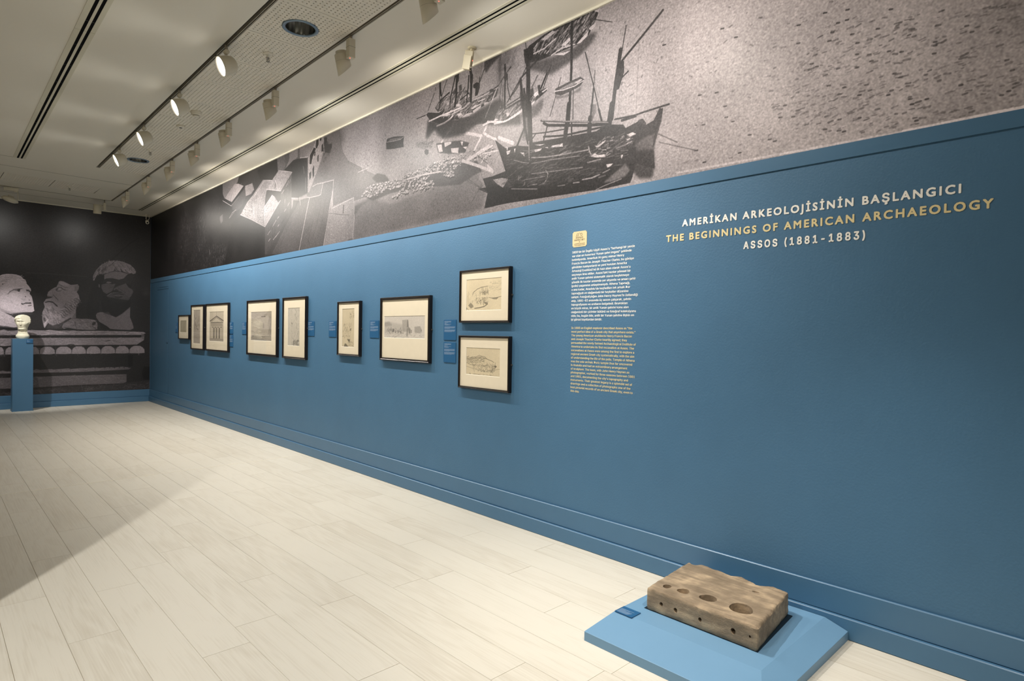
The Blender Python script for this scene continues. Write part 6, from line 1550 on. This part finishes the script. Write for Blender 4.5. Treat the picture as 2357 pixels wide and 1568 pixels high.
def stone_mat():
    m = bpy.data.materials.new('worn_andesite'); m.use_nodes = True; nt = m.node_tree; b = nt.nodes['Principled BSDF']; N = nt.nodes.new; Lk = nt.links.new
    tc = N('ShaderNodeTexCoord'); mp = N('ShaderNodeMapping'); mp.inputs['Scale'].default_value = (30, 5, 30); Lk(tc.outputs['Object'], mp.inputs[0])
    n1 = N('ShaderNodeTexNoise'); n1.inputs['Scale'].default_value = 1; n1.inputs['Detail'].default_value = 8; n1.inputs['Roughness'].default_value = .65; Lk(mp.outputs[0], n1.inputs[0])
    n2 = N('ShaderNodeTexNoise'); n2.inputs['Scale'].default_value = 9; n2.inputs['Detail'].default_value = 6; Lk(tc.outputs['Object'], n2.inputs[0])
    mx = N('ShaderNodeMath'); mx.operation = 'ADD'; Lk(n1.outputs['Fac'], mx.inputs[0]); Lk(n2.outputs['Fac'], mx.inputs[1])
    r = N('ShaderNodeValToRGB'); e = r.color_ramp.elements; e[0].position = .32; e[1].position = .68; e[0].color = srgb(108, 93, 75); e[1].color = srgb(192, 169, 139)
    hf = N('ShaderNodeMath'); hf.operation = 'MULTIPLY'; hf.inputs[1].default_value = .5; Lk(mx.outputs[0], hf.inputs[0]); Lk(hf.outputs[0], r.inputs[0])
    el = e.new(.5); el.color = srgb(140, 123, 102); Lk(r.outputs[0], b.inputs['Base Color'])
    n3 = N('ShaderNodeTexNoise'); n3.inputs['Scale'].default_value = 140; n3.inputs['Detail'].default_value = 4; Lk(tc.outputs['Object'], n3.inputs[0])
    ad = N('ShaderNodeMath'); ad.operation = 'ADD'; Lk(n3.outputs['Fac'], ad.inputs[0]); Lk(n1.outputs['Fac'], ad.inputs[1])
    bp = N('ShaderNodeBump'); bp.inputs['Strength'].default_value = .45; bp.inputs['Distance'].default_value = .003; Lk(ad.outputs[0], bp.inputs['Height']); Lk(bp.outputs[0], b.inputs['Normal'])
    b.inputs['Roughness'].default_value = .75; b.inputs['Specular IOR Level'].default_value = .25
    return m
def stone_block():
    m_st = stone_mat(); zb, ztp = .0835, .194
    # corners (x, y): left-far, left-near, right-near, right-far
    LF, LN, RN, RF = Vector((2.700, 1.778, 0)), Vector((2.700, 1.190, 0)), Vector((3.196, 1.250, 0)), Vector((3.205, 1.822, 0))
    nx, ny, nzc = 44, 54, 12; V = {}; verts = []; faces = []
    def P(i, j, k):
        key = (i, j, k)
        if key in V: return V[key]
        u, v, w = i/nx, j/ny, k/nzc
        p = (LN*(1-u)+RN*u)*(1-v)+(LF*(1-u)+RF*u)*v
        z = zb+(ztp-zb)*w
        # ragged broken edge at the back (wall side) and worn arrises
        if u > .8:
            rag = -.02*math.exp(-((v-.28)/.07)**2)+.012*math.sin(v*19)+noise.noise(Vector((v*9, w*3, 3)))*.02
            p.x += (u-.8)/.2*rag*(.4+.6*w)
        if w < 1: p.x += -.010*(1-w)*u*.5
        ex = min(u, 1-u)*.5; ey = min(v, 1-v)*.62; ez = min(1, 1-w)*.11 if w > .5 else w*.11
        R_ = .014
        def rnd_(a, b):
            # rounding amount when two edge distances are both below R_
            if a < R_ and b < R_:
                dx, dy = R_-a, R_-b; l = math.hypot(dx, dy); return (max(0, l-R_)) / max(l, 1e-6)
            return 0
        sgx = -1 if u < .5 else 1; sgy = -1 if v < .5 else 1; sgz = 1 if w > .5 else -1
        k1 = rnd_(ex, ez); p.x -= sgx*(R_-ex)*k1 if k1 else 0; z -= sgz*(R_-ez)*k1 if k1 else 0
        k2 = rnd_(ey, ez); p.y -= sgy*(R_-ey)*k2 if k2 else 0; z -= sgz*(R_-ez)*k2 if k2 else 0
        k3 = rnd_(ex, ey)
        if k3: p.x -= sgx*(R_-ex)*k3; p.y -= sgy*(R_-ey)*k3
        q = Vector((p.x, p.y, z)); nn = noise.noise(q*14)*.0035+noise.noise(q*45)*.0018
        if w == 1: q.z += nn*.8
        elif w > 0 or True:
            if i in (0, nx): q.x += nn
            if j in (0, ny): q.y += nn
        if w > .8 and (ex < .02 or ey < .02): q.z += noise.noise(q*70)*.003
        if k == 0: q.z = zb
        # sunk panels on the long side and along the top margins
        if i == 0 and .06 < v < .93: q.x += .003
        if k == nzc and (.035 < u < .06): q.z -= .0015
        V[key] = len(verts); verts.append(q); return V[key]
    for i in range(nx):
        for j in range(ny):
            faces.append((P(i, j, nzc), P(i+1, j, nzc), P(i+1, j+1, nzc), P(i, j+1, nzc))); faces.append((P(i, j, 0), P(i, j+1, 0), P(i+1, j+1, 0), P(i+1, j, 0)))
    for i in range(nx):
        for k in range(nzc):
            faces.append((P(i, 0, k), P(i+1, 0, k), P(i+1, 0, k+1), P(i, 0, k+1))); faces.append((P(i, ny, k), P(i, ny, k+1), P(i+1, ny, k+1), P(i+1, ny, k)))
    for j in range(ny):
        for k in range(nzc):
            faces.append((P(0, j, k), P(0, j, k+1), P(0, j+1, k+1), P(0, j+1, k))); faces.append((P(nx, j, k), P(nx, j+1, k), P(nx, j+1, k+1), P(nx, j, k+1)))
    org = Vector((2.95, 1.5, zb)); me = bpy.data.meshes.new('stone_block'); me.from_pydata([tuple(v-org) for v in verts], [], faces); me.update()
    o = bpy.data.objects.new('stone_block', me); COL.objects.link(o); o.location = org; me.materials.append(m_st)
    # cutters
    cv = []; cf = []; R = random.Random(7)
    def cutter(cx, cy, rx, ry, z0, z1, n=20, axis='z', wob=.05, taper=1.0):
        b = len(cv); ph = R.uniform(0, 6)
        for zz, s in ((z0, taper), (z1, 1.0)):
            for i in range(n):
                a = 2*math.pi*i/n; k = s*(1+wob*math.sin(2*a+ph)+wob*.6*math.sin(3*a+ph*2))
                if axis == 'z': cv.append((cx+rx*k*math.cos(a)-org.x, cy+ry*k*math.sin(a)-org.y, zz-org.z))
                else: cv.append((zz-org.x, cx+rx*k*math.cos(a)-org.y, cy+ry*k*math.sin(a)-org.z))
        for i in range(n): j = (i+1) % n; cf.append((b+i, b+j, b+n+j, b+n+i))
        cf.append(tuple(b+i for i in reversed(range(n)))); cf.append(tuple(b+n+i for i in range(n)))
    for (cx, cy, rx, ry, dp) in [(2.789, 1.710, .024, .022, .018), (2.803, 1.624, .033, .034, .03), (2.819, 1.495, .041, .042, .06), (2.830, 1.330, .057, .058, .065)]:
        cutter(cx, cy, rx, ry, ztp-dp, ztp+.03, 26, 'z', .05, .93)
    cutter(3.069, 1.368, .009, .019, ztp-.015, ztp+.03, 12)
    for (cy, cz, r) in [(1.690, .133, .0095), (1.607, .131, .0105), (1.474, .131, .0095), (1.307, .135, .012), (1.226, .140, .006)]:
        cutter(cy, cz, r, r*1.15, 2.68, 2.745, 14, 'x', .05, 1.0)
    cm_ = bpy.data.meshes.new('cut'); cm_.from_pydata(cv, [], cf); cm_.update(); co = bpy.data.objects.new('cut', cm_); COL.objects.link(co); co.location = org
    bm = bmesh.new(); bm.from_mesh(cm_); bmesh.ops.recalc_face_normals(bm, faces=bm.faces); bm.to_mesh(cm_); bm.free()
    md = o.modifiers.new('holes', 'BOOLEAN'); md.object = co; md.operation = 'DIFFERENCE'; md.solver = 'EXACT'
    bpy.context.view_layer.update(); nm = bpy.data.meshes.new_from_object(o.evaluated_get(dg())); o.modifiers.clear(); o.data = nm
    bpy.data.objects.remove(co)
    if not nm.materials: nm.materials.append(m_st)
    nm.polygons.foreach_set('use_smooth', [True]*len(nm.polygons))
    try: nm.set_sharp_from_angle(angle=math.radians(38))
    except Exception: pass
    return o
tag(stone_block(), 'weathered brown stone block with four round sockets on top and small holes in its side', 'stone block')
# thin dark sheet under the block, reaching past its near right edge
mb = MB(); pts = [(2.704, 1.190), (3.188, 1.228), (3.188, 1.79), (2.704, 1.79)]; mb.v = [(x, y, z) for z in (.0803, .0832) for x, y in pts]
mb.f = [(3, 2, 1, 0), (4, 5, 6, 7), (0, 1, 5, 4), (1, 2, 6, 5), (2, 3, 7, 6), (3, 0, 4, 7)]; mb.sm = [False]*6; t = mb.build('dark_sheet', m_sheet)
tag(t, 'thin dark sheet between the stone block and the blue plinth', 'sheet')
